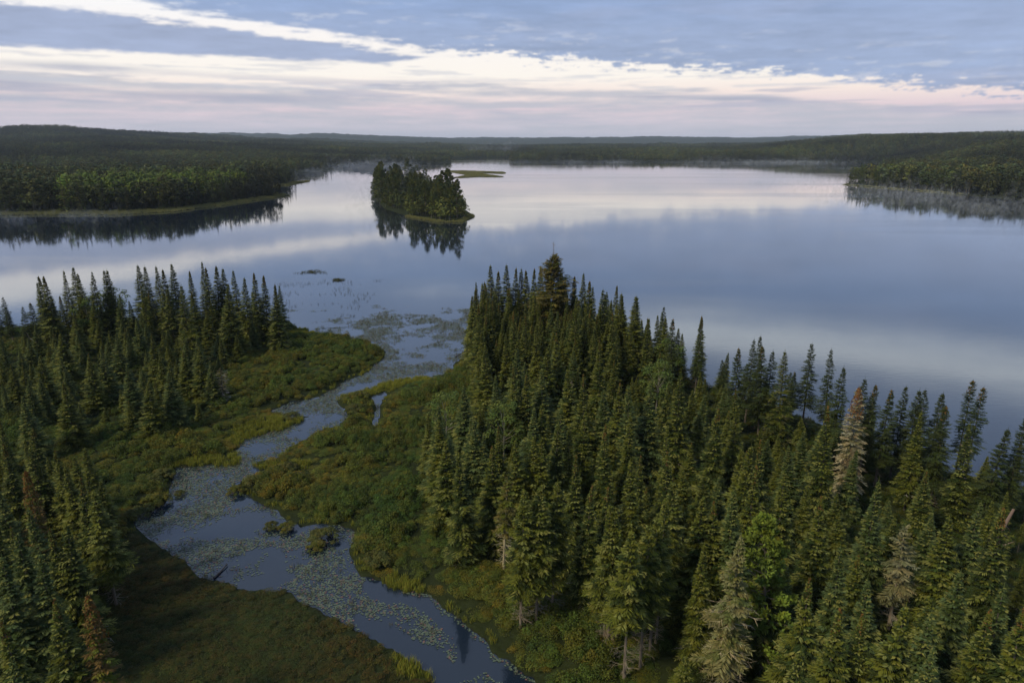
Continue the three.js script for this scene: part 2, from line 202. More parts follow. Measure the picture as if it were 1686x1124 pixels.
function limb(soup, pts, r0, r1, sides, col) {           // a tapered tube through points
  const rings = pts.map((p, i) => {
    const d = V.unit(V.mad(pts[Math.min(i + 1, pts.length - 1)], pts[Math.max(i - 1, 0)], -1)), u = V.unit(V.cross(d, Math.abs(d[1]) > 0.9 ? [1, 0, 0] : [0, 1, 0])), w = V.cross(d, u), r = lerp(r0, r1, i / (pts.length - 1));
    return Array.from({ length: sides }, (_, k) => { const a = k / sides * 6.2832; return V.mad(V.mad(p, u, r * Math.cos(a)), w, r * Math.sin(a)); });
  });
  for (let i = 0; i + 1 < rings.length; i++) for (let k = 0; k < sides; k++) { const m = (k + 1) % sides; soup.quad(rings[i][k], rings[i][m], rings[i + 1][m], rings[i + 1][k], vary(col, 0.12)); }
}

// ---------- materials ----------
const leafMat = new THREE.MeshPhysicalMaterial({ vertexColors: true, roughness: 0.75, specularIntensity: 0.35, side: THREE.DoubleSide });
const needleMat = new THREE.MeshPhysicalMaterial({ vertexColors: true, roughness: 0.8, specularIntensity: 0.3, side: THREE.DoubleSide });
const barkMat = new THREE.MeshStandardMaterial({ vertexColors: true, roughness: 0.95, side: THREE.DoubleSide });
function dataMap(n, f, srgb) {
  const d = new Uint8Array(n * n * 4);
  for (let y = 0; y < n; y++) for (let x = 0; x < n; x++) { const c = f(x / n, y / n), o = (y * n + x) * 4; for (let k = 0; k < 3; k++) d[o + k] = clamp(Array.isArray(c) ? c[k] : c) * 255; d[o + 3] = 255; }
  const t = new THREE.DataTexture(d, n, n); t.wrapS = t.wrapT = THREE.RepeatWrapping; t.magFilter = THREE.LinearFilter; if (srgb) t.colorSpace = THREE.SRGBColorSpace; t.needsUpdate = true; return t;
}
const tiled = (f) => (u, v) => { const a = smooth(0.85, 1, u), b = smooth(0.85, 1, v); return lerp(lerp(f(u, v), f(u - 1, v), a), lerp(f(u, v - 1), f(u - 1, v - 1), a), b); };

// ---------- the land, one sheet out to the horizon ----------
console.log('land');
{
  const angles = [], radii = [0.01];
  for (let a = -44; a <= 44.001; a += 0.22) angles.push(a);
  for (let a = 48; a < 316; a += 4) angles.push(a);
  for (let r = 6; r < 15000; r *= r < 40 ? 1.05 : r < 1000 ? 1.0135 : 1.02) radii.push(r);
  const na = angles.length, nr = radii.length, pos = new Float32Array(na * nr * 3), col = new Float32Array(na * nr * 3), uv = new Float32Array(na * nr * 2), index = [];
  for (let i = 0; i < nr; i++) for (let j = 0; j < na; j++) {
    const a = angles[j] * Math.PI / 180, r = radii[i], x = Math.sin(a) * r, z = -Math.cos(a) * r, s = shore(x, z), o = (i * na + j) * 3;
    let y = ground(x, z, s);
    const far = smooth(FOREST_END - 500, FOREST_END + 200, r);
    if (far > 0) y += far * (11 + 5 * noise(x / 21, z / 21) + 4 * noise(x / 60, z / 60));
    pos[o] = x; pos[o + 1] = y; pos[o + 2] = z; uv[o / 3 * 2] = x; uv[o / 3 * 2 + 1] = z;
    const n = fbm(x / 5, z / 5, 3), c = s < 0 ? [0.016, 0.015, 0.010] : [0.026 + 0.007 * n, 0.034 + 0.008 * n, 0.013];
    col[o] = c[0]; col[o + 1] = c[1]; col[o + 2] = c[2];
  }
  for (let i = 0; i + 1 < nr; i++) for (let j = 0; j < na; j++) { const k = (j + 1) % na, A = i * na + j, B = i * na + k, C = A + na, D = B + na; index.push(A, B, C, B, D, C); }
  const g = new THREE.BufferGeometry();
  g.setAttribute('position', new THREE.BufferAttribute(pos, 3)); g.setAttribute('color', new THREE.BufferAttribute(col, 3)); g.setAttribute('uv', new THREE.BufferAttribute(uv, 2)); g.setIndex(index); g.computeVertexNormals();
  const tex = dataMap(512, tiled((u, v) => 0.72 + 0.22 * fbm(u * 18, v * 18, 5, 0.65)), false); tex.repeat.set(0.15, 0.15);
  const land = new THREE.Mesh(g, new THREE.MeshPhysicalMaterial({ vertexColors: true, map: tex, bumpMap: tex, bumpScale: 0.12, roughness: 1, specularIntensity: 0.1, side: THREE.DoubleSide }));
  land.name = 'terrain'; land.userData.kind = 'structure'; scene.add(shadowed(land));
}

// ---------- the lake and the stream: one still sheet of dark water ----------
{
  const g = new THREE.CircleGeometry(14500, 96); g.rotateX(-Math.PI / 2);
  const p = g.attributes.position, uv = g.attributes.uv; for (let i = 0; i < p.count; i++) uv.setXY(i, p.getX(i) / 1600, p.getZ(i) / 1600);
  // wind-ruffled streaks are rougher than the calm between them
  const ruffle = dataMap(1024, tiled((u, v) => { const n = fbm(u * 5 + 1, v * 34, 5, 0.55), m = fbm(u * 60, v * 240, 3); return 0.10 + 0.75 * smooth(0.02, 0.36, n) + 0.05 * m; }));
  const wave = dataMap(512, tiled((u, v) => 0.5 + 0.5 * fbm(u * 9, v * 26, 5, 0.55))); wave.repeat.set(1600 / 14, 1600 / 14);
  const water = new THREE.Mesh(g, new THREE.MeshPhysicalMaterial({ color: new THREE.Color(0.009, 0.016, 0.027), roughness: 0.15, roughnessMap: ruffle, bumpMap: wave, bumpScale: 0.006, ior: 1.333, clearcoat: 0.6, clearcoatRoughness: 0.045 }));
  water.name = 'lake_water'; water.userData.kind = 'structure'; water.receiveShadow = true; scene.add(water);
}

// ---------- trees ----------
console.log('trees');
const SPRUCE = [0.026, 0.037, 0.007], FIR = [0.033, 0.050, 0.011], OLIVE = [0.080, 0.090, 0.011], BLUE = [0.064, 0.088, 0.028], PALE = [0.132, 0.140, 0.034], BARK = [0.085, 0.070, 0.055], GREYWOOD = [0.30, 0.27, 0.22], CONE = [0.135, 0.080, 0.026];
// A conifer thirteen metres tall or o.h: whorls of drooping boughs, each a flat spray of twigs.
function conifer(o) {
  const h = o.h ?? 13, base = o.base ?? 0.12, r = o.r, crown = new Soup(), trunk = new Soup(), cones = new Soup(), dead = new Soup();
  const bend = [R(-0.25, 0.25) + (o.lean ?? 0), R(-0.25, 0.25)], axis = (y) => { const f = Math.max(0, y / h) ** 1.6; return [bend[0] * f, y, bend[1] * f]; };
  limb(trunk, [-0.5, 0.6, h * 0.25, h * 0.5, h * 0.75, h * (o.spike ?? 0.985)].map(axis), o.girth ?? 0.15, 0.012, o.low ? 4 : 7, o.bark ?? BARK);
  const n = Math.round(h * (1 - base) * (o.per ?? 26));
  const asym = R(0, 6.283), bulge = [R(0, 6.283), R(0.5, 0.9), R(0, 6.283)];
  for (let i = 0; i < n; i++) {
    const tt = Math.pow((i + rnd()) / n, o.crowd ?? 1.05), t = base + (1 - base) * tt, a = i * 2.39996 + R(-0.5, 0.5);
    if (o.gaps && noise(tt * 9 + asym * 7, Math.cos(a + asym) * 1.4) > 1 - o.gaps * 2) continue;
    const shape = Math.pow(1 - tt, o.pow ?? 0.8) * smooth(-0.25, o.skirt ?? 0.10, tt);
    let len = (r * shape * (1 + (o.uneven ?? 0.22) * Math.sin(tt * 19 + bulge[0] + a) * bulge[1]) * R(0.6, 1.18) + 0.05) * (1 + 0.15 * Math.cos(a - asym));
    const up = lerp(o.lowAngle ?? -0.28, 0.75, Math.pow(tt, 1.6)) + R(-0.14, 0.14), droop = (o.droop ?? 0.30) * (1 - tt), from = axis(Math.max(0.3, o.low ? h * t : Math.round(h * t / 0.36) * 0.36 + R(-0.17, 0.17) - 0.02 * h * (tt > 0.97))), d = [Math.cos(a), 0, Math.sin(a)], side = [-d[2], 0, d[0]];
    const at = (s) => [from[0] + d[0] * len * s * Math.cos(up), from[1] + len * (Math.sin(up) * s - droop * s * s + 0.20 * s * s * s * (1 - tt)), from[2] + d[2] * len * s * Math.cos(up)];
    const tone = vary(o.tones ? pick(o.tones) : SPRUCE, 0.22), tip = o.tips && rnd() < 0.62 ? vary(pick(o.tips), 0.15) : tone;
    const w = o.twig ?? 0.044, twigs = Math.max(2, Math.round((o.twigs ?? 11) * Math.min(1.25, 0.35 + len * 0.55)));
    crown.quad(V.mad(at(0.05), side, 0.04), V.mad(at(0.6), side, w), at(1), V.mad(at(0.55), side, -w), tone);
    for (let k = 0; k < twigs; k++) for (const q of [-1, 1]) {
      const s = 0.16 + 0.80 * (k + rnd()) / twigs, root = at(s), tl = (len * 0.40 * (1 - 0.62 * s) + 0.13) * R(0.7, 1.25);
      const dir = V.unit([d[0] * 0.75 + side[0] * q * 0.8, R(-0.42, 0.16) - 0.25 * (o.hang ?? 0.4), d[2] * 0.75 + side[2] * q * 0.8]), across = V.unit(V.add(V.cross(dir, [0, 1, 0]), [R(-0.5, 0.5), R(-0.7, 0.7), R(-0.5, 0.5)]));
      const mid = V.mad(root, dir, tl * 0.5), end = V.mad(root, dir, tl), c = s > 0.58 ? tip : tone;  // outer twigs paler: new growth, plus lit tips and inner shade put into colour
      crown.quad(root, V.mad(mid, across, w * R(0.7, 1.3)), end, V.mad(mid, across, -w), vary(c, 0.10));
    }
  }
  const spike = axis(h * 0.97);
  for (let k = 0; k < 3; k++) { const a = k * 2.1; crown.tri(V.add(spike, [0.05 * Math.cos(a), -0.5, 0.05 * Math.sin(a)]), V.add(spike, [0.05 * Math.cos(a + 2), -0.5, 0.05 * Math.sin(a + 2)]), V.add(axis(h), [0, 0.45, 0]), vary((o.tips ?? o.tones ?? [SPRUCE])[0], 0.1)); }
  if (o.cones) for (let k = 0; k < o.cones; k++) {
    const t = 1 - Math.pow(rnd(), 1.3) * (o.coneDepth ?? 0.13), p0 = axis(h * t), a = R(0, 6.283), rr = r * Math.pow((1 - t) / (1 - base), o.pow ?? 0.8) * R(0.5, 1.05) + 0.05, p = V.add(p0, [Math.cos(a) * rr, 0.05, Math.sin(a) * rr]), s = [-Math.sin(a) * 0.05, 0, Math.cos(a) * 0.05], c = vary(o.coneTone ?? CONE, 0.25), u = [0, o.coneUp ?? -0.17, 0];
    cones.quad(p, V.add(V.mad(p, u, 0.5), s), V.add(p, u), V.mad(V.mad(p, u, 0.5), s, -1), c);
    cones.quad(p, V.add(V.mad(p, u, 0.5), [d2(a) * 0.05, 0, 0.03]), V.add(p, u), V.add(V.mad(p, u, 0.5), [-d2(a) * 0.05, 0, -0.03]), c);
  }
  if (o.dead) for (let k = 0; k < o.dead; k++) {
    const t = R(o.deadFrom ?? 0.06, o.deadTo ?? base + 0.12), a = R(0, 6.283), len = R(0.5, 1.0) * (o.deadLen ?? r), p = axis(h * t), e = [Math.cos(a) * len, R(-0.35, 0.12) * len, Math.sin(a) * len], c = vary(o.deadTone ?? GREYWOOD, 0.25);
    limb(dead, [p, V.add(p, V.mad([0, -0.06 * len, 0], e, 0.55)), V.add(p, e)], 0.022, 0.006, 3, c);
    for (let j = 0; j < 4; j++) { const s = R(0.35, 0.95), b = V.mad(p, e, s), tl = len * R(0.18, 0.4), aa = a + pick([-1, 1]) * R(0.5, 1); limb(dead, [b, V.add(b, [Math.cos(aa) * tl, -0.2 * tl, Math.sin(aa) * tl])], 0.012, 0.004, 3, c); }
  }
  return { h, trunk: trunk.geometry(), crown: crown.geometry(), cones: cones.count ? cones.geometry() : null, dead: dead.count ? dead.geometry() : null };
}
const d2 = (a) => Math.cos(a * 3);
// A broad-leaved tree: forked limbs carrying clumps of leaves.
function broadleaf(o) {
  const h = o.h, trunk = new Soup(), crown = new Soup(), c0 = h * (o.base ?? 0.3);
  limb(trunk, [[0, -0.5, 0], [0.05, c0, 0.04], [0.12, h * 0.7, -0.1]], o.girth ?? 0.14, 0.03, o.low ? 4 : 6, o.bark ?? [0.16, 0.15, 0.12]);
  const lumpy = R(0, 9);
  for (let k = 0; k < o.clumps; k++) {
    const b = ball(), f = Math.cbrt(R(0.25, 1)), p = [b[0] * o.r * f * (1 + 0.25 * Math.sin(lumpy + k)), lerp(c0, h, 0.5 + 0.5 * b[1] * f) - 0.1 * h * (b[0] * b[0] + b[2] * b[2]), b[2] * o.r * f], cr = o.clump * R(0.7, 1.3), tone = vary(pick(o.tones), 0.22);
    if (!o.low && k % 3 === 0) limb(trunk, [[0.05, lerp(c0, p[1], 0.35), 0.02], V.add(V.mad([0, 0, 0], p, 0.6), [0, p[1] * 0.25, 0]), p], 0.05, 0.012, 3, o.bark ?? [0.16, 0.15, 0.12]);
    for (let j = 0; j < o.leaves; j++) {
      const q = ball(); if (q[1] < -0.55) q[1] *= -1; const s = cr * Math.cbrt(R(0.35, 1)), at = [p[0] + q[0] * s, p[1] + q[1] * s * 0.75, p[2] + q[2] * s], n = V.unit(V.add(V.mad(q, ball(), 0.8), [0, 0.5, 0])), u = V.unit(V.cross(n, ball())), w = V.cross(n, u), l = o.leaf * R(0.7, 1.3);
      crown.quad(V.mad(at, u, -l), V.mad(at, w, l * 0.55), V.mad(at, u, l), V.mad(at, w, -l * 0.55), vary(tone, 0.18));
    }
  }
  return { h, trunk: trunk.geometry(), crown: crown.geometry() };
}
// A white pine: long level limbs in separate plates of needles, ragged outline.
function pine(o) {
  const h = o.h, trunk = new Soup(), crown = new Soup(), bend = R(-0.6, 0.6), axis = (y) => [bend * (y / h) ** 2, y, 0.3 * Math.sin(y / h * 3)];
  limb(trunk, [-0.5, h * 0.3, h * 0.6, h * 0.98].map(axis), h * 0.014, 0.03, o.low ? 4 : 7, BARK);
  const n = o.limbs;
  for (let i = 0; i < n; i++) {
    const tt = (i + rnd()) / n, t = o.base + (1 - o.base) * tt, a = i * 2.39996 + R(-0.6, 0.6), len = o.r * Math.pow(1 - tt * 0.93, o.pow ?? 0.75) * R(0.5, 1.2) * smooth(-0.4, 0.15, tt), d = [Math.cos(a), 0, Math.sin(a)], from = axis(h * t), up = lerp(-0.05, o.upAngle ?? 0.55, tt) + R(-0.1, 0.15), at = (s) => [from[0] + d[0] * len * s, from[1] + len * (up * s + 0.12 * s * s), from[2] + d[2] * len * s], tone = vary(pick(o.tones), 0.2);
    limb(trunk, [from, at(0.5), at(0.95)], 0.05, 0.012, 3, BARK);
    for (let k = 0; k < o.tufts; k++) {
      const s = lerp(0.25, 1.05, Math.sqrt((k + rnd()) / o.tufts)), b = at(s), spread = len * 0.30 * (1.15 - 0.6 * s) + 0.1, p = [b[0] + R(-1, 1) * spread, b[1] + R(-0.05, 0.22) * spread + 0.08, b[2] + R(-1, 1) * spread];
      for (let j = 0; j < o.needles; j++) { const q = V.unit(V.add(ball(), [d[0] * 0.5, 0.7, d[2] * 0.5])), w = V.unit(V.cross(q, ball())), l = o.leaf * R(0.7, 1.3); crown.quad(p, V.mad(V.mad(p, q, l * 0.55), w, l * 0.20), V.mad(p, q, l), V.mad(V.mad(p, q, l * 0.55), w, -l * 0.20), vary(tone, 0.16)); }
    }
  }
  return { h, trunk: trunk.geometry(), crown: crown.geometry() };
}
const repeat = (n, f) => Array.from({ length: n }, (_, i) => f(i));
const kinds = {
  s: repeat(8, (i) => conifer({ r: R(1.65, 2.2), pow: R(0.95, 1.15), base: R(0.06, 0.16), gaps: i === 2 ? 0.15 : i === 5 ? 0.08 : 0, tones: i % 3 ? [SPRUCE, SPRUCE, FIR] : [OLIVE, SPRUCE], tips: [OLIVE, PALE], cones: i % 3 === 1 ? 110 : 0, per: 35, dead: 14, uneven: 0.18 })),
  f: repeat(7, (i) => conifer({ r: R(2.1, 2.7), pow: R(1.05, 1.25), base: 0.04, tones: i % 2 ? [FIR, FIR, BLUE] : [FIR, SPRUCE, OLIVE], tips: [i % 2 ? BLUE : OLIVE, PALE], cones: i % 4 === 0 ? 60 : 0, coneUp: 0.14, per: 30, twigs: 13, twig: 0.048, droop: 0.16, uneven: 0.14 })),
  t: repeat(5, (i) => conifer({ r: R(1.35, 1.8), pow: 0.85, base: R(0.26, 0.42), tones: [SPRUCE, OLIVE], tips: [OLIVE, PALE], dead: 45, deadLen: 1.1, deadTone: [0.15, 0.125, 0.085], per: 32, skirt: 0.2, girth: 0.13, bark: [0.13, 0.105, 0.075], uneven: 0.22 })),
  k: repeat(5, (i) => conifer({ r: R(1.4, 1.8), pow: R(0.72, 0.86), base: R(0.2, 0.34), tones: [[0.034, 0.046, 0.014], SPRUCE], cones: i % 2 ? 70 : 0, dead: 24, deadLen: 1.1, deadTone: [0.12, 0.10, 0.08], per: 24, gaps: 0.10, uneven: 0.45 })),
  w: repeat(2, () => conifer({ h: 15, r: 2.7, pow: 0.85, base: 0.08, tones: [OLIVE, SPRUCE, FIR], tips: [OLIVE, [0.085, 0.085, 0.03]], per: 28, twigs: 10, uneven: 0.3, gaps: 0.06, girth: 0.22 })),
};
kinds.f.forEach((f, i) => { f.tone = i % 2 ? 'blue-green ' : 'olive-green '; });
const special = {
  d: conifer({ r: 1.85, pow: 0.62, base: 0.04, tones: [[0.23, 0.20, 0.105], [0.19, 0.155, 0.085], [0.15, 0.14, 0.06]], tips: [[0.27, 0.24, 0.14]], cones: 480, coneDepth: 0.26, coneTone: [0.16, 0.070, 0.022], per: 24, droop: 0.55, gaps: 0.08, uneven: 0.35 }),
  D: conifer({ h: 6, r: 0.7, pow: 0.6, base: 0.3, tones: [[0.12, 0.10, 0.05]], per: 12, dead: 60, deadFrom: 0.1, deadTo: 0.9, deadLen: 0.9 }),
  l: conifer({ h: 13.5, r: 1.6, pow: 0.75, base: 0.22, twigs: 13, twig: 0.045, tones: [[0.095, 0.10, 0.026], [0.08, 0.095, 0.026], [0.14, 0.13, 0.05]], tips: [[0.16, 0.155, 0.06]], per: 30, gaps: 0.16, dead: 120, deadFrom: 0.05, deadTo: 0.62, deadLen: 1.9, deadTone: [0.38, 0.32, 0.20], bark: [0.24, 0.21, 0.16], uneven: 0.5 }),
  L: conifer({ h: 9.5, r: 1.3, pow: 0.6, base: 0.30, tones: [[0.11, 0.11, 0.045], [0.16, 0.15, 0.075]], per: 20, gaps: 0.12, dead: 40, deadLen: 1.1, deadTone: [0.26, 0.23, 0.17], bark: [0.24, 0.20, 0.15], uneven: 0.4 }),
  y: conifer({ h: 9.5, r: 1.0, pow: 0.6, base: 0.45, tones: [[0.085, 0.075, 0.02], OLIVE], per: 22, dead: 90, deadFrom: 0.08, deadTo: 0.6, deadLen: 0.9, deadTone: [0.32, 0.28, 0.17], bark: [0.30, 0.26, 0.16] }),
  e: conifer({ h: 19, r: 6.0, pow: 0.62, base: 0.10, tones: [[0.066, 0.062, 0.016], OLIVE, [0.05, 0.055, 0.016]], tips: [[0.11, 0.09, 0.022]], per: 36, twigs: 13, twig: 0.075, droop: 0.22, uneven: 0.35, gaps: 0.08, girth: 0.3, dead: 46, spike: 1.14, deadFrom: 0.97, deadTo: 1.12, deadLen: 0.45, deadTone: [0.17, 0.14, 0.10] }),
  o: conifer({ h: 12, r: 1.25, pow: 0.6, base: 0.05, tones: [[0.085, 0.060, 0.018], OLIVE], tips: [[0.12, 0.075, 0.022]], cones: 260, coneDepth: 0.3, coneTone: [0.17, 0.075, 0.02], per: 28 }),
  p: pine({ h: 13, r: 2.9, base: 0.12, limbs: 64, tufts: 12, needles: 11, leaf: 0.36, pow: 0.7, tones: [[0.115, 0.150, 0.018], [0.095, 0.132, 0.020]] }),
  a: conifer({ r: 1.1, pow: 0.42, base: 0.3, tones: [SPRUCE, [0.024, 0.038, 0.017]], cones: 60, dead: 20, per: 22, gaps: 0.12, lean: 0.9, uneven: 0.5 }),
};
const broad = repeat(3, () => broadleaf({ h: 8.5, r: 2.3, clumps: 46, clump: 0.75, leaves: 60, leaf: 0.13, tones: [[0.065, 0.098, 0.018], [0.055, 0.085, 0.018], [0.08, 0.105, 0.02]] }));
function plant(form, name, x, z, h, turn, text, group, extra = 1) {
  const t = new THREE.Group(), k = h / form.h; t.name = numbered(name); t.position.set(x, ground(x, z), z); t.rotation.set(R(-0.035, 0.035), turn, R(-0.035, 0.035)); const wide = k * extra * (h < 13 && !/pine|birch/.test(name) ? lerp(1.55, 1, clamp((h - 4.5) / 8)) : 1); t.scale.set(wide, k, wide);
  const part = (g, n, m) => { if (!g) return; const q = shadowed(new THREE.Mesh(g, m)); q.name = n; if (n === 'cone_cluster' || n === 'dead_branches') q.userData.kind = 'stuff'; t.add(q); };
  part(form.trunk, 'trunk', barkMat); part(form.crown, 'crown', form.leafy ? leafMat : needleMat); part(form.cones, 'cone_cluster', needleMat); part(form.dead, 'dead_branches', barkMat);
  tag(t, text, name === 'birch_tree' ? 'birch tree' : name === 'pine_tree' ? 'pine tree' : name === 'fir_tree' ? 'fir tree' : name === 'dead_tree' ? 'dead tree' : 'spruce tree', group); scene.add(t); return t;
}
const whole = (form) => mergeGeometries([form.trunk, form.crown, ...(form.cones ? [form.cones] : []), ...(form.dead ? [form.dead] : [])]);

// where a conifer stands, in words
const place = (x, z) => inside(STAND_NEAR, x, z) || (x < -28 && z > -78) ? 'near' : x > -20 && z < -108 ? 'point' : x > -20 ? (shore(x, z) < 9 && x > 15 ? 'row' : 'stand') : 'grove';
const words = {
  s: { point: 'slender dark spruce on the wooded point at the stream mouth', stand: 'slender dark spruce in the stand between stream and lake', row: 'slender dark spruce just behind the lake shore row', grove: 'slender dark spruce in the grove behind the shrub marsh', near: 'slender dark spruce in the clump beside the brown bog mat' },
  f: { point: 'broad conical fir on the wooded point at the stream mouth', stand: 'broad conical fir in the stand between stream and lake', row: 'broad conical fir close behind the open lake shore', grove: 'small conical fir in the grove behind the shrub marsh', near: 'broad conical fir in the clump beside the brown bog mat' },
  t: { point: 'thin spruce with bare lower trunk on the wooded point', stand: 'thin spruce with long bare pale trunk on the stand edge facing the stream', row: 'thin spruce with bare pale trunk by the lake shore', grove: 'thin bare-trunked spruce in the grove behind the marsh', near: 'thin spruce with bare pale trunk beside the brown bog mat' },
  k: { point: 'ragged spruce silhouetted against the lake on the wooded point', stand: 'ragged narrow spruce in the stand between stream and lake', row: 'ragged narrow spruce in the shore row silhouetted against the lake', grove: 'small ragged spruce on the open marsh edge against the lake', near: 'ragged narrow spruce beside the bog mat' },
};
const groups = { point: 'conifers on the wooded point', stand: 'conifers between stream and lake', row: 'conifers in the lake shore row', grove: 'conifers in the grove behind the marsh', near: 'conifers beside the bog mat' };
const one = {
  d: ['dead_tree', 'dead pale tan spruce with rusty brown top standing among green conifers'], D: ['dead_tree', 'small bare dead tree at the grove edge above the shrub marsh'], l: ['fir_tree', 'tall fir hung with pale lichen and long bleached dead lower branches'], L: ['fir_tree', 'small pale yellowish fir with a bare leaning lower trunk'],
  y: ['spruce_tree', 'yellowing spruce with a bare bleached trunk below a thin top'], e: ['spruce_tree', 'tallest broad old spruce with a bare dead spike on its top'], p: ['pine_tree', 'bright yellow-green bushy pine among darker firs'],
};
const size = (h) => h < 6 ? 'young ' : h < 9 ? 'medium-sized ' : h < 12 ? 'tall ' : 'very tall ';
const speak = (form, kind, w, h, x, z) => {
  const text = size(h) + (form.cones ? 'brown-topped ' : '') + (form.tone ?? '') + words[kind][w], poly = w === 'grove' ? STAND_LEFT : w === 'near' ? STAND_NEAR : STAND_RIGHT;
  const side = kind === 't' || kind === 'k' ? '' : w === 'grove' && z < -134 ? ', lakeside' : w === 'grove' && z > -104 ? ', marsh side' : signed(poly, x, z) < 4.5 ? ', outer edge' : w === 'stand' && z > -62 ? ', bog end' : w === 'point' && z < -126 ? ', far tip' : '';
  return (text + side).split(' ').length <= 16 ? text + side : text;
};
const taken = [];
let wet = 0;
for (const [x, z, h, kind] of HEROES) {
  if (shore(x, z) < 0.2) { wet++; console.log('wet', x, z, shore(x, z).toFixed(1)); }
  taken.push([x, z]);
  const turn = R(0, 6.283);
  if (kind === 'a') plant(special.a, 'spruce_tree', x, z, h, 0.2 + R(-0.3, 0.3), 'spruce leaning out over the lake at the end of the shore row', 'leaning spruces over the lake');
  else if (kind === 'o') plant(special.o, 'spruce_tree', x, z, h, turn, 'spruce with a rusty orange-brown cone-laden top beside the bog mat', 'orange-topped spruces');
  else if (kind === 'w') plant(pick(kinds.w), 'spruce_tree', x, z, h, turn, x < 0 ? 'wide old spruce standing out in the grove behind the shrub marsh' : 'wide full-crowned spruce behind the lake shore row');
  else if (kind === 'b') { const f = pick(broad); f.leafy = true; plant(f, 'birch_tree', x, z, h, turn, x < -40 ? 'round leafy green birch among the spruces of the grove behind the marsh' : 'round leafy light green birch among the conifers by the stream mouth', x < -40 ? 'leafy birches in the grove' : 'leafy birches by the stream mouth'); }
  else if (one[kind]) plant(special[kind], one[kind][0], x, z, h, turn, one[kind][1]);
  else { const w = place(x, z), f = pick(kinds[kind]); plant(f, kind === 'f' ? 'fir_tree' : 'spruce_tree', x, z, h, turn, speak(f, kind, w, h, x, z), groups[w], z < -104 && kind === 's' ? R(1.15, 1.5) : kind === 'f' ? R(1.0, 1.3) : R(0.9, 1.25)); }
}
console.log('heroes standing in water', wet);
// the other trees of the stands: a random spacing, the best seen as things, the rest as one mass
{
  const cells = new Map(), key = (x, z) => Math.floor(x / 3) + ',' + Math.floor(z / 3);
  const free = (x, z, gap) => { for (let i = -1; i < 2; i++) for (let j = -1; j < 2; j++) for (const q of cells.get((Math.floor(x / 3) + i) + ',' + (Math.floor(z / 3) + j)) ?? []) if ((q[0] - x) ** 2 + (q[1] - z) ** 2 < gap * gap) return false; return true; };
  const put = (x, z) => { const k = key(x, z); if (!cells.has(k)) cells.set(k, []); cells.get(k).push([x, z]); };
  for (const q of taken) put(...q);
  const fill = [];
  const zone = (poly, tries, gap, hLow, hHigh, mixOf) => {
    const xs = poly.map((p) => p[0]), zs = poly.map((p) => p[1]), x0 = Math.min(...xs), x1 = Math.max(...xs), z0 = Math.min(...zs), z1 = Math.max(...zs);
    for (let i = 0; i < tries; i++) {
      const x = R(x0, x1), z = R(z0, z1);
      if (!inside(poly, x, z) || !free(x, z, gap * R(0.8, 1.4))) continue;
      const s = shore(x, z); if (s < 1.2) continue;
      put(x, z); const tall = z < -104 && x > -15 ? 4 : z < -132 ? 4.5 : s < 8 && x > 15 && z < -60 ? 0.6 : 0; fill.push({ x, z, h: (R(hLow, hHigh) + tall) * (0.86 + 0.28 * (0.5 + 0.5 * noise(x / 9, z / 9))), kind: mixOf(x, z, s) });
    }
  };
  zone(STAND_RIGHT, 26000, 3.7, 3.2, 8.5, (x, z, s) => z < -104 ? pick('sssf') : s < 8 && x > 15 ? pick('kks') : signed(STAND_RIGHT, x, z) < 7 && x < 15 ? pick('tts') : pick('ssffft'));
  zone(STAND_RIGHT.filter((p) => p[1] < -100), 9000, 2.4, 4, 9, () => pick('sssf'));
  zone(STAND_LEFT, 12000, 4.0, 3, 7, (x, z) => pick('sfff'));
  zone(STAND_NEAR, 8000, 2.9, 5, 10, () => pick('ssft'));
  for (const t of fill) { const d = Math.hypot(t.x, 40 - t.h, t.z), az = Math.abs(Math.atan2(t.x, -t.z)); t.size = (t.h / d) * (az > 0.66 || -t.z < 22 ? 0 : 1) * (t.kind === 't' ? 1.1 : 1); }
  fill.sort((a, b) => b.size - a.size);
  const count = { s: numbers.spruce_tree + 1, f: numbers.fir_tree + 1 }, rest = {};
  for (const t of fill) {
    const c = t.kind === 'f' ? 'f' : 's';
    if (t.size > 0 && count[c] < 300) { count[c]++; const w = place(t.x, t.z), f = pick(kinds[t.kind]); plant(f, c === 'f' ? 'fir_tree' : 'spruce_tree', t.x, t.z, t.h, R(0, 6.283), speak(f, t.kind, w, t.h, t.x, t.z), groups[w], R(0.95, 1.25)); }
    else (rest[t.kind + Math.floor(rnd() * 3)] ??= []).push(t);
  }
  console.log('fill', fill.length, 'spruce', count.s, 'fir', count.f, 'rest', Object.values(rest).flat().length);
  const m = new THREE.Matrix4(), q = new THREE.Quaternion(), up = new THREE.Vector3(0, 1, 0);
  for (const [k, list] of Object.entries(rest)) {
    const form = kinds[k[0]][+k[1]], mass = shadowed(new THREE.InstancedMesh(whole(form), needleMat, list.length));
    list.forEach((t, i) => m.compose(new THREE.Vector3(t.x, ground(t.x, t.z), t.z), q.setFromAxisAngle(up, R(0, 6.283)), new THREE.Vector3(1, 1, 1).multiplyScalar(t.h / form.h)) && mass.setMatrixAt(i, m));
    mass.name = numbered('conifer_forest'); mass.userData = { kind: 'stuff', label: 'dense conifers massed behind the nearer trees of the stands', category: 'forest', group: 'massed conifers of the stands' }; scene.add(mass);
  }
}
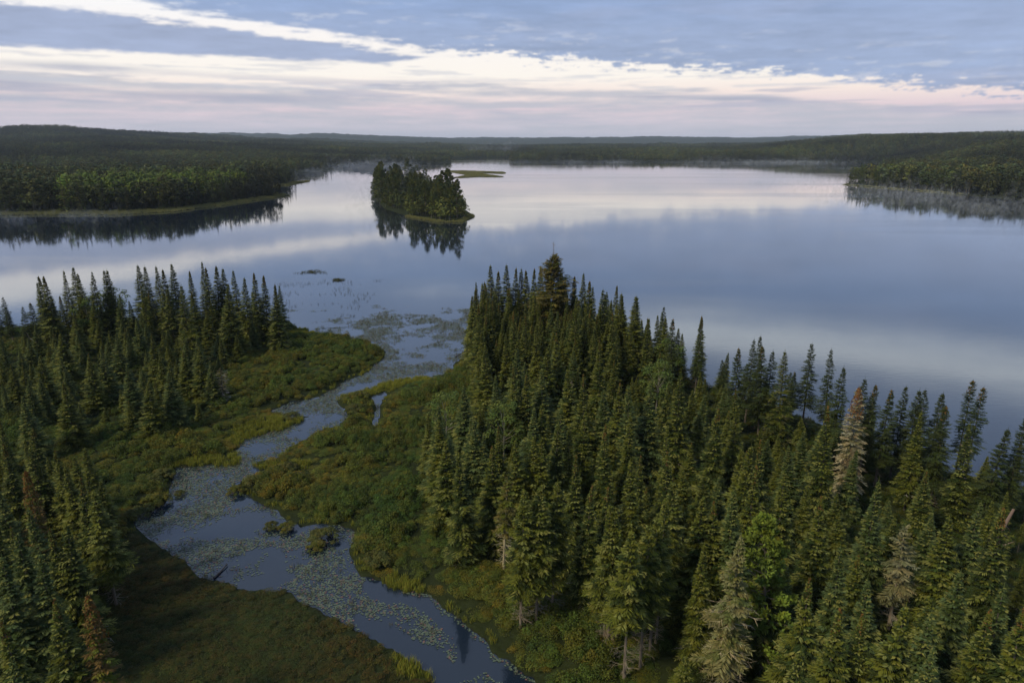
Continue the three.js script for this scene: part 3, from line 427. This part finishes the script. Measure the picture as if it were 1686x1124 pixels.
// ---------- island of old pines ----------
{
  const T = [[0.066, 0.080, 0.022], [0.085, 0.092, 0.022], [0.052, 0.070, 0.024]];
  const forms = repeat(5, (i) => pine({ h: 20, r: R(4.2, 5.6), base: R(0.05, 0.16), limbs: 40, tufts: 17, needles: 7, leaf: 0.85, pow: R(0.5, 0.8), upAngle: 0.3, tones: T }));
  const spots = [[-33, -369, 12], [-30, -378, 20], [-34, -384, 17], [-42, -378, 15], [-40, -394, 20], [-49, -390, 19], [-32, -402, 17]];
  for (let i = 0; spots.length < 84 && i < 4000; i++) { const x = R(-125, -22), z = R(-725, -368); if (signed(ISLAND, x, z) > 2.5 && spots.every((p) => (p[0] - x) ** 2 + (p[1] - z) ** 2 > 36)) spots.push([x, z, R(12, 21) * (1 + 0.3 * noise(x / 14 + 3, z / 30))]); }
  for (const [x, z, h] of spots) plant(pick(forms), 'pine_tree', x, z, h, R(0, 6.283), (h < 15.5 ? 'low' : h < 18 ? 'medium-height' : h < 20 ? 'tall' : 'very tall') + ' ragged pine ' + (z > -395 ? 'at the reedy tip of the island' : z > -470 ? 'just behind the reedy tip of the island' : signed(ISLAND, x, z) < 7 ? 'on the waterside of the long island' : 'in the middle of the long island'), 'pines on the island', R(0.85, 1.1));
}
console.log('far woods');
// ---------- the woods round the lake, one mass of each kind ----------
{
  const lists = { spruce: [], leafy: [], bright: [], dark: [], island: [] };
  for (let i = 0; i < 900; i++) { const x = R(-130, -20), z = R(-735, -362), s = signed(ISLAND, x, z); if (s > 1) lists.island.push([x, ground(x, z), z, R(5, 12)]); }
  for (let d = 395; d < FOREST_END; ) {
    const gap = 5.2 + d * 0.0021, da = gap / d;
    for (let a = -0.74; a < 0.74; a += da) {
      const aa = a + R(-0.5, 0.5) * da, dd = d + R(-0.6, 0.6) * gap, x = Math.sin(aa) * dd, z = -Math.cos(aa) * dd;
      if (x > -130 && x < 0 && z > -760) continue;
      const s = shore(x, z), az = aa * 180 / Math.PI; if (s < 3 || (x > -125 && x < 5 && z > -1100)) continue;
      if (az < 0 && dd < 640 && s < lerp(9, 5, smooth(-36, -20, az))) continue;     // the reed margin stays open
      if (dd < 1300 && az < 0 && s < 6) continue;
      const n = fbm(x / 130 + 7, z / 130, 3), b = fbm(x / 60, z / 60 + 40, 2);
      const bright = az < -14 && az > -33 && dd > 415 && dd < 640 && s > 26 && b > -0.35;
      const conifer = s < 24 ? rnd() < 0.75 : rnd() < (dd > 800 ? 0.36 : 0.5) + 0.9 * n;
      (bright && rnd() < 0.85 ? lists.bright : conifer ? (n > 0.25 ? lists.dark : lists.spruce) : lists.leafy).push([x, ground(x, z, s), z, (dd < 800 ? R(14, 20.5) : conifer ? R(10, 19) : R(11, 16)) * (1 + 0.2 * fbm(x / 45, z / 45 + 4, 2))]);
    }
    d += gap * 0.95;
  }
  const m = new THREE.Matrix4(), q = new THREE.Quaternion(), up = new THREE.Vector3(0, 1, 0), tint = new THREE.Color();
  const low = (r, tones) => conifer({ low: true, r, h: 15, per: 5.2, twigs: 2.6, twig: 0.30, base: 0.08, pow: 0.8, tones, girth: 0.16 });
  const leafy = (tones) => broadleaf({ low: true, h: 15, r: 3.6, base: 0.22, clumps: 22, clump: 1.35, leaves: 15, leaf: 0.62, tones, girth: 0.18 });
  const forms = {
    spruce: [low(1.9, [SPRUCE, OLIVE]), low(2.3, [SPRUCE, FIR]), low(2.6, [OLIVE, FIR])], dark: [low(2.4, [[0.032, 0.044, 0.016]]), low(2.8, [[0.038, 0.048, 0.016]])],
    leafy: [leafy([[0.062, 0.078, 0.020], [0.052, 0.068, 0.020]]), leafy([[0.048, 0.064, 0.022]]), leafy([[0.072, 0.076, 0.020]])], bright: [leafy([[0.110, 0.150, 0.018], [0.095, 0.135, 0.018]]), leafy([[0.090, 0.125, 0.018], [0.120, 0.145, 0.02]])], island: [leafy([[0.085, 0.100, 0.022]]), leafy([[0.070, 0.086, 0.020]])],
  };
  const says = { spruce: 'far spruce woods lining the lake', dark: 'dark evergreen woods beyond the lake', island: 'leafy undergrowth beneath the island pines', leafy: 'mixed leafy woods beyond the lake', bright: 'bright green leafy woods behind the reed margin' };
  let total = 0;
  for (const [k, list] of Object.entries(lists)) forms[k].forEach((form, v) => {
    const mine = list.filter((_, i) => i % forms[k].length === v), mass = shadowed(new THREE.InstancedMesh(whole(form), leafMat, mine.length)); total += mine.length;
    mine.forEach(([x, y, z, h], i) => { const w = h / 15 * R(0.85, 1.35) * (k === 'leafy' ? 1.15 : 1); m.compose(new THREE.Vector3(x, y, z), q.setFromAxisAngle(up, R(0, 6.283)), new THREE.Vector3(w, h / 15, w)); mass.setMatrixAt(i, m); const p = fbm(x / 170 + 60, z / 170, 3), f = R(0.4, 1.05) * (1 + 1.2 * p * (k === 'bright' ? 0.3 : 1)) * (k === 'bright' ? 1.3 : 1); mass.setColorAt(i, tint.setRGB(f * R(0.92, 1.1), f, f * R(0.85, 1.1))); });
    mass.name = numbered('forest'); mass.userData = { kind: 'stuff', label: says[k], category: 'forest', group: says[k] }; scene.add(mass);
  });
  console.log('far trees', total);
}

// ---------- ground cover ----------
console.log('shrubs');
function shrubForm(o) {
  const s = new Soup(), lumps = repeat(o.lumps, () => { const a = R(0, 6.283), r = Math.sqrt(rnd()) * 0.62; return [Math.cos(a) * r, R(0.25, 0.62) * (1 - 0.6 * r), Math.sin(a) * r, R(0.26, 0.42)]; });
  for (let k = 0; k < o.stems; k++) { const a = R(0, 6.283), t = [Math.cos(a) * 0.5, 0.55, Math.sin(a) * 0.5]; limb(s, [[Math.cos(a) * 0.1, -0.1, Math.sin(a) * 0.1], t], 0.02, 0.008, 3, [0.06, 0.045, 0.03]); }
  for (const [x, y, z, r] of lumps) { const tone = vary(pick(o.tones), 0.2); for (let j = 0; j < o.leaves; j++) { const b = ball(); if (b[1] < -0.2) b[1] *= -1; const f = r * Math.cbrt(R(0.5, 1)), at = [x + b[0] * f, Math.max(0.02, y + b[1] * f), z + b[2] * f], n = V.unit(V.add(V.mad(b, ball(), 0.9), [0, 0.35, 0])), u = V.unit(V.cross(n, ball())), w = V.cross(n, u), l = o.leaf * R(0.6, 1.4); s.quad(V.mad(at, u, -l), V.mad(at, w, l * 0.5), V.mad(at, u, l), V.mad(at, w, -l * 0.5), vary(tone, 0.24)); } }
  return s.geometry();
}
function grassForm(n, h, r, tones) {
  const s = new Soup();
  for (let i = 0; i < n; i++) { const a = R(0, 6.283), q = Math.sqrt(rnd()) * r, x = Math.cos(a) * q, z = Math.sin(a) * q, b = R(0, 6.283), w = R(0.008, 0.02) * (h > 0.8 ? 1.6 : 1), l = h * R(0.5, 1.15), dx = Math.cos(b) * l * R(0.05, 0.45), dz = Math.sin(b) * l * R(0.05, 0.45), c = vary(pick(tones), 0.2), p = [-Math.sin(b) * w, 0, Math.cos(b) * w], root = [x, -0.03, z], mid = [x + dx * 0.35, l * 0.6, z + dz * 0.35]; s.quad(V.mad(root, p, -1), V.add(root, p), V.add(mid, p), V.mad(mid, p, -1), c); s.tri(V.mad(mid, p, -1), V.add(mid, p), [x + dx, l * 0.97, z + dz], c); }
  return s.geometry();
}
function scatter(name, label, category, forms, list, material = leafMat) {
  const m = new THREE.Matrix4(), q = new THREE.Quaternion(), up = new THREE.Vector3(0, 1, 0), c = new THREE.Color();
  forms.forEach((g, v) => {
    const mine = list.filter((_, i) => i % forms.length === v); if (!mine.length) return;
    const mass = shadowed(new THREE.InstancedMesh(g, material, mine.length));
    mine.forEach(([x, y, z, w, h, t], i) => { m.compose(new THREE.Vector3(x, y, z), q.setFromAxisAngle(up, R(0, 6.283)), new THREE.Vector3(w, h, w)); mass.setMatrixAt(i, m); mass.setColorAt(i, c.setRGB(...(t ?? [1, 1, 1]))); });
    mass.name = numbered(name); mass.userData = { kind: 'stuff', label, category, group: label }; scene.add(mass);
  });
}
const sedgeAt = (x, z) => SEDGE.some((p) => inside(p, x, z));
const GALE = [[0.070, 0.072, 0.009], [0.058, 0.068, 0.010], [0.086, 0.076, 0.009]], ALDER = [[0.044, 0.066, 0.010], [0.060, 0.080, 0.011], [0.038, 0.054, 0.010]], HEATH = [[0.042, 0.042, 0.007], [0.050, 0.038, 0.007], [0.034, 0.040, 0.007], [0.030, 0.040, 0.008]];
{
  const thicket = repeat(6, (i) => shrubForm({ lumps: 12, leaves: 95, leaf: 0.046, stems: 4, tones: i % 2 ? GALE : ALDER })), heath = repeat(4, () => shrubForm({ lumps: 7, leaves: 80, leaf: 0.055, stems: 3, tones: HEATH }));
  const marsh = [], bog = [], under = [], sedge = [];
  for (let z = -172; z < -14; z += 0.8) for (let x = -150; x < 85; x += 0.8) {
    const px = x + R(-0.45, 0.45), pz = z + R(-0.45, 0.45); if (Math.abs(px) > -pz * 0.82 + 8) continue;
    const s = shore(px, pz), wetGrass = s > -0.35 && sedgeAt(px, pz); if (s < 0.15 && !wetGrass) continue;
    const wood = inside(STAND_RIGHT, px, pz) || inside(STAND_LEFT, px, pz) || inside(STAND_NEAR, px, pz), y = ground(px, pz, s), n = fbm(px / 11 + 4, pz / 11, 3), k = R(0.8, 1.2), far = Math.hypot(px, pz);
    if (wetGrass) { for (let i = 0; i < 4; i++) sedge.push([px + R(-0.4, 0.4), Math.max(0, y), pz + R(-0.4, 0.4), R(0.8, 1.2), R(0.7, 1.2) * (0.8 + 0.3 * n)]); continue; }
    if (inside(BOG, px, pz)) { if (s < 0.5) continue; const w = R(0.75, 1.1); bog.push([px, y - 0.06, pz, w, w * (0.42 + 0.2 * n + 0.14 * noise(px / 1.7, pz / 1.7)), [k * (1 + 0.35 * n), k, k]]); continue; }
    if (s < 1.1 && rnd() < 0.6) { sedge.push([px, y, pz, R(0.7, 1), R(0.6, 0.95)]); }
    if (rnd() < (wood ? 0.52 : far > 120 ? 0.52 : 0.5)) continue;
    const mound = 0.78 + 0.62 * noise(px / 3.2, pz / 3.2), w = wood ? R(0.6, 1.1) : R(0.95, 1.5) * (0.8 + 0.35 * mound), edge = 1 + 0.35 * smooth(3, 0, s); if (s < w * 0.75) continue;
    (wood ? under : marsh).push([px, y - 0.08, pz, w, w * R(0.75, 1.0) * mound * (s < 1.5 ? 0.75 : 1.15), wood ? [k * 0.62, k * 0.7, k * 0.7] : [k * edge * (1 + 0.5 * n), k * (1.05 + 0.15 * n), k]]);  // under the trees the tint is lowered: shade of the gaps painted in
  }
  console.log('marsh', marsh.length, 'bog', bog.length, 'under', under.length, 'sedge', sedge.length);
  scatter('shrub_thicket', 'olive green shrub thicket covering the marsh along the stream', 'shrubs', thicket, marsh);
  scatter('undergrowth', 'low undergrowth beneath the conifers with their shade put into its colour', 'undergrowth', thicket.slice(0, 4), under);
  scatter('heath', 'low brownish bog heath beside the near bend of the stream', 'heath', heath, bog);
  const tall = repeat(4, () => grassForm(46, 0.62, 0.42, [[0.16, 0.175, 0.020], [0.185, 0.17, 0.022], [0.14, 0.16, 0.020]]));
  scatter('sedge', 'yellow-green sedge in wet patches along the stream', 'sedge', tall, sedge);
  // reed margin of the far shores, the island's tip and the marsh islet
  const reeds = [], grass = repeat(3, () => grassForm(70, 1.0, 1.0, [[0.15, 0.15, 0.05], [0.13, 0.135, 0.04], [0.17, 0.16, 0.06]]));
  for (let i = 0; i < 90000; i++) {
    const a = R(-0.74, -0.12), d = R(385, 960), x = Math.sin(a) * d, z = -Math.cos(a) * d; if (x > -135 && z > -760) continue;
    const s = shore(x, z); if (s < 0.3 || s > 26 || s > lerp(18, 8, smooth(-0.62, -0.35, a)) + 4) continue;
    reeds.push([x, ground(x, z, s), z, R(0.8, 1.3), R(0.7, 1.2)]);
  }
  for (let i = 0; i < 2600; i++) { const x = R(-60, -12), z = R(-400, -355), s = signed(ISLAND, x, z); if (s > -1 && s < 1.8) reeds.push([x, Math.max(0, ground(x, z)), z, R(0.7, 1.1), R(0.7, 1.3)]); }
  for (let i = 0; i < 9000; i++) { const x = R(-110, 0), z = R(-1065, -830); if (signed(ISLET, x, z) > 0 || signed(ISLET_BAR, x, z) > 0) reeds.push([x, ground(x, z), z, R(0.8, 1.4), R(0.5, 1)]); }
  for (let i = 0; i < 9000; i++) { const x = R(310, 470), z = R(-900, -560), s = shore(x, z); if (s > 0.2 && s < 7) reeds.push([x, ground(x, z, s), z, R(0.8, 1.3), R(0.5, 1)]); }
  console.log('reeds', reeds.length);
  scatter('reed_margin', 'pale green reeds along the far shores and the island tip', 'reeds', grass, reeds);
}
// countable rounded shrubs standing in and beside the stream
{
  const forms = repeat(5, (i) => { const leaf = new Soup(), stem = new Soup(); const tones = i % 2 ? GALE : [[0.058, 0.064, 0.014], [0.068, 0.066, 0.014], [0.046, 0.056, 0.014]];
    for (let k = 0; k < 14; k++) { const a = R(0, 6.283), q = R(0.2, 0.8); limb(stem, [[Math.cos(a) * q * 0.5, -0.15, Math.sin(a) * q * 0.5], [Math.cos(a) * q, 0.55, Math.sin(a) * q]], 0.018, 0.008, 3, [0.05, 0.038, 0.026]); }
    const lumps = repeat(36, () => { const a = R(0, 6.283), q = Math.sqrt(rnd()) * 0.82; return [Math.cos(a) * q, 0.14 + 0.62 * (1 - q * q) * R(0.75, 1.1), Math.sin(a) * q, R(0.15, 0.24), vary(pick(tones), 0.2)]; });
    for (const [x, y, z, r, tone] of lumps) for (let j = 0; j < 120; j++) { const b = ball(); if (b[1] < -0.3) b[1] *= -1; const f = r * Math.cbrt(R(0.5, 1)), at = [x + b[0] * f, Math.max(0.03, y + b[1] * f), z + b[2] * f], n = V.unit(V.add(V.mad(b, ball(), 0.9), [0, 0.3, 0])), u = V.unit(V.cross(n, ball())), w = V.cross(n, u), l = 0.048 * R(0.6, 1.4); leaf.quad(V.mad(at, u, -l), V.mad(at, w, l * 0.5), V.mad(at, u, l), V.mad(at, w, -l * 0.5), vary(tone, 0.22)); }
    return { leaf: leaf.geometry(), stem: stem.geometry() }; });
  MOUNDS.forEach(([x, z, r, h], i) => {
    const t = new THREE.Group(), f = forms[i % 5], s = shore(x, z); t.name = numbered('rounded_shrub'); t.position.set(x, Math.max(0, ground(x, z, s)) - 0.02, z); t.rotation.y = R(0, 6.283); t.scale.set(r, h, r);
    for (const [n, g, m] of [['stems', f.stem, barkMat], ['foliage', f.leaf, leafMat]]) { const q = shadowed(new THREE.Mesh(g, m)); q.name = n; t.add(q); }
    tag(t, i === 0 ? 'large round olive shrub standing alone in the stream by its bend' : i === 4 ? 'smallest round shrub standing in the dark end of the pool' : (r > 1.75 ? 'wide' : r > 1.35 ? 'medium-sized' : 'small') + ' rounded olive shrub ' + (s < 0 ? 'standing in the shallow water of the stream' : z < -88 ? 'beside the upper bend of the stream' : x < -38 ? 'at the closed end of the pool' : z > -62 ? 'on the bank below the stream bend' : 'on the bank beside the pool'), 'shrub', i === 0 || i === 4 ? undefined : 'rounded shrubs along the stream'); scene.add(t);
  });
}
// reed patches standing in the open lake
REEDS.forEach(([x, z, a, b], i) => {
  const parts = []; for (let k = 0; k < 110; k++) { const g = grassForm(9, R(0.3, 0.75), 0.5, [[0.05, 0.058, 0.022], [0.065, 0.066, 0.026]]), t = R(0, 6.283), q = Math.pow(rnd(), 0.7) * (0.75 + 0.35 * Math.sin(t * 3 + i * 2)); g.translate(x * 0 + Math.cos(t) * q * a, 0, Math.sin(t) * q * b); parts.push(g); }
  const t = shadowed(new THREE.Mesh(mergeGeometries(parts), leafMat)); t.name = numbered('reed_patch'); t.position.set(x, 0.01, z); tag(t, i ? 'smaller dark reed patch standing in the open lake water' : 'larger dark reed patch standing in the open lake water', 'reeds'); scene.add(t);
});
// lily pads and thin water grass on the stream and its mouth
{
  const pad = new Soup(); for (let k = 0; k < 8; k++) { const a = 0.25 + k / 8 * 5.8, b = 0.25 + (k + 1) / 8 * 5.8; pad.tri([0, 0, 0], [Math.cos(b), 0.02, Math.sin(b)], [Math.cos(a), 0.02, Math.sin(a)], [1, 1, 1]); }
  const pads = [], stalks = [];
  for (let i = 0; i < 700000; i++) {
    const x = R(-62, 6), z = R(-185, -32), s = -shore(x, z); if (s < 0.1) continue;
    const mouth = z < -118, open = smooth(-150, -172, z), n = fbm(x / 5 + 9, z / 5, 4, 0.6) + (mouth ? 0.02 : 0.08) - open * 0.5 - (mouth && x < -36 ? 0.35 : 0), channel = smooth(1.2, 0.1, Math.abs(s - 1.1)) * (z > -62 && x > -14 ? 0.7 : 0);
    if (z < -172 || n + (mouth ? 0.10 : 0) - channel < R(-0.14, 0.30)) continue;
    if (rnd() < 0.72) { const r = R(0.04, 0.11), k = R(0.75, 1.25); pads.push([x, 0.012 + rnd() * 0.01, z, r, 1, rnd() < 0.12 ? [0.12 * k, 0.065 * k, 0.05 * k] : [0.075 * k, 0.10 * k, 0.060 * k]]); }
    else if (rnd() < 0.14) stalks.push([x, 0, z, R(0.5, 1), R(0.35, 0.8)]);
  }
  console.log('pads', pads.length, 'stalks', stalks.length);
  scatter('lily_pads', 'scattered floating lily pads on the stream', 'lily pads', [pad.geometry()], pads, new THREE.MeshPhysicalMaterial({ vertexColors: true, roughness: 0.38, specularIntensity: 1, side: THREE.DoubleSide }));
  scatter('water_grass', 'thin grass stalks standing in the shallow stream', 'grass', repeat(3, () => grassForm(9, 0.6, 0.4, [[0.06, 0.075, 0.024], [0.085, 0.060, 0.036]])), stalks);
  // sparse rushes in the shallows off the marsh
  const rush = []; for (let i = 0; i < 900; i++) { const x = R(-72, -38), z = R(-205, -158); if (fbm(x / 8, z / 4, 3) > 0.12) rush.push([x, 0, z, 1, R(0.5, 1)]); }
  scatter('rushes', 'sparse thin rushes in the lake shallows off the marsh', 'rushes', repeat(2, () => grassForm(5, 0.8, 0.3, [[0.05, 0.05, 0.03]])), rush);
}
// ---------- fallen wood ----------
function woodPiece(name, label, pts, r0, r1, tone, twigs, category) {
  const o = pts[0], t = new THREE.Group(), s = new Soup(), b = new Soup(), rel = pts.map((p) => V.mad(p, o, -1)); t.position.set(...o); t.name = numbered(name);
  limb(s, rel, r0, r1, 7, tone);
  for (let k = 0; k < twigs; k++) { const f = R(0.25, 1) * (rel.length - 1), i = Math.min(rel.length - 2, Math.floor(f)), p = rel[i].map((v, j) => lerp(v, rel[i + 1][j], f - i)), d = V.unit(V.add(ball(), [0, 0.5, 0])), l = R(0.3, 0.9) * r0 * 9; limb(b, [p, V.mad(p, d, l * 0.6), V.add(V.mad(p, d, l), [0, -0.1 * l, 0])], r1 * 0.6, 0.006, 3, tone); }
  for (const [n, q] of [['trunk', s], ['branches', b]]) if (q.count) { const mesh = shadowed(new THREE.Mesh(q.geometry(), barkMat)); mesh.name = n; t.add(mesh); }
  tag(t, label, category); scene.add(t);
}
{
  const [[ax, az], [bx, bz]] = LOG; woodPiece('fallen_log', 'thin dark fallen log lying in the stream among lily pads', [[ax, 0.12, az], [lerp(ax, bx, 0.5), 0.10, lerp(az, bz, 0.5) + 0.1], [bx, 0.16, bz]], 0.10, 0.05, [0.045, 0.036, 0.03], 6, 'log');
  const [[cx, cz], [dx, dz]] = FALLEN; woodPiece('fallen_tree', 'dark fallen tree reaching from the wooded point into the stream mouth', [[dx, 1.0, dz], [lerp(dx, cx, 0.6), 0.5, lerp(dz, cz, 0.6)], [cx - 0.5, 0.08, cz]], 0.16, 0.06, [0.03, 0.025, 0.02], 14, 'log');
  const [sx, sz] = SNAG, sy = ground(sx, sz); woodPiece('broken_snag', 'broken weathered snag leaning among the firs by the lake', [[sx - 0.7, sy - 0.2, sz], [sx - 0.4, sy + 4, sz], [sx - 0.1, sy + 7, sz], [sx + 0.35, sy + 8.8, sz + 0.1]], 0.22, 0.10, [0.17, 0.12, 0.095], 8, 'dead tree');
  const [tx, tz] = TANGLE, ty = ground(tx, tz); woodPiece('bare_tree', 'small bare bleached tree with tangled branches among young firs', [[tx, ty - 0.2, tz], [tx + 0.1, ty + 3, tz], [tx, ty + 6, tz]], 0.10, 0.03, [0.26, 0.20, 0.14], 60, 'dead tree');
  const [nx, nz] = ANTLER, ny = ground(nx, nz); woodPiece('driftwood_branch', 'forked pale dead branch sticking out of the marsh shrubs', [[nx + 1.6, ny + 0.6, nz], [nx + 0.5, ny + 1.4, nz], [nx - 0.3, ny + 2.0, nz], [nx - 0.4, ny + 3.1, nz + 0.2]], 0.11, 0.05, [0.30, 0.25, 0.20], 6, 'branch');
}
// ---------- morning mist: drifting droplets low over the water ----------
{
  const fleck = new Soup(); for (let k = 0; k < 12; k++) { const u = k / 12 * 6.2832, v = (k + 1) / 12 * 6.2832; fleck.tri([0, 0, 0], [Math.cos(u), Math.sin(u), 0.15 * Math.cos(2 * u)], [Math.cos(v), Math.sin(v), 0.15 * Math.cos(2 * v)], [1, 1, 1]); }
  const mat = new THREE.MeshStandardMaterial({ color: new THREE.Color(0.44, 0.49, 0.56), roughness: 1, side: THREE.DoubleSide, transparent: true, opacity: 0.018, depthWrite: false });
  const bank = (label, n, x0, x1, z0, z1, y0, h, size, feather, level = 0) => {
    const list = [], m = new THREE.Matrix4(), e = new THREE.Euler(), q = new THREE.Quaternion();
    for (let i = 0; list.length < n * 0.9 && i < n * 14; i++) {
      const u = rnd(), v = rnd(), x = lerp(x0, x1, u), z = lerp(z0, z1, v), d = Math.min(u, 1 - u, v, 1 - v) * 2, p = fbm(x / feather, z / feather + 3, 4) - level;
      if (rnd() > smooth(0, 0.55, d) * smooth(-0.35, 0.4, p)) continue;
      const top = h * (0.35 + 1.1 * smooth(-0.3, 0.6, fbm(x / (feather * 0.5) + 5, z / (feather * 0.5), 3)));
      list.push([x, y0 + top * Math.pow(rnd(), 1.9), z]);
    }
    const mass = new THREE.InstancedMesh(fleck.geometry(), mat, list.length);
    list.forEach(([x, y, z], i) => { e.set(R(0, 6.3), R(0, 6.3), R(0, 6.3)); const s = size * 1.6 * R(0.5, 1.5); mass.setMatrixAt(i, m.compose(new THREE.Vector3(x, y, z), q.setFromEuler(e), new THREE.Vector3(s, s, s))); });
    mass.name = numbered('mist'); mass.userData = { kind: 'stuff', label, category: 'mist' }; mass.receiveShadow = true; scene.add(mass);
  };
  bank('thin mist drifting off the wooded right-hand shore', 11000, 225, 520, -760, -330, 0.3, 14, 0.8, 55);
  bank('thin mist over the far end of the lake', 9000, -60, 760, -1590, -1380, 0.5, 13, 1.2, 110);
  bank('thin mist in the narrows before the far woods', 9000, -330, -150, -1380, -900, 0.5, 17, 1.2, 70);
  bank('wisp of mist drifting through the island pines', 8500, -125, -55, -720, -450, 2, 20, 0.8, 40);
  bank('thin mist before the reed margin', 1800, -320, -210, -410, -350, 0.3, 6, 0.7, 30);
  bank('wisp of mist rising over the far woods', 5000, -170, 40, -2500, -2150, 14, 26, 1.8, 90);
}
scene.traverse((o) => { if (o.isMesh && !/^mist/.test(o.name)) { o.castShadow = true; o.receiveShadow = true; } });
renderer.render(scene, camera);
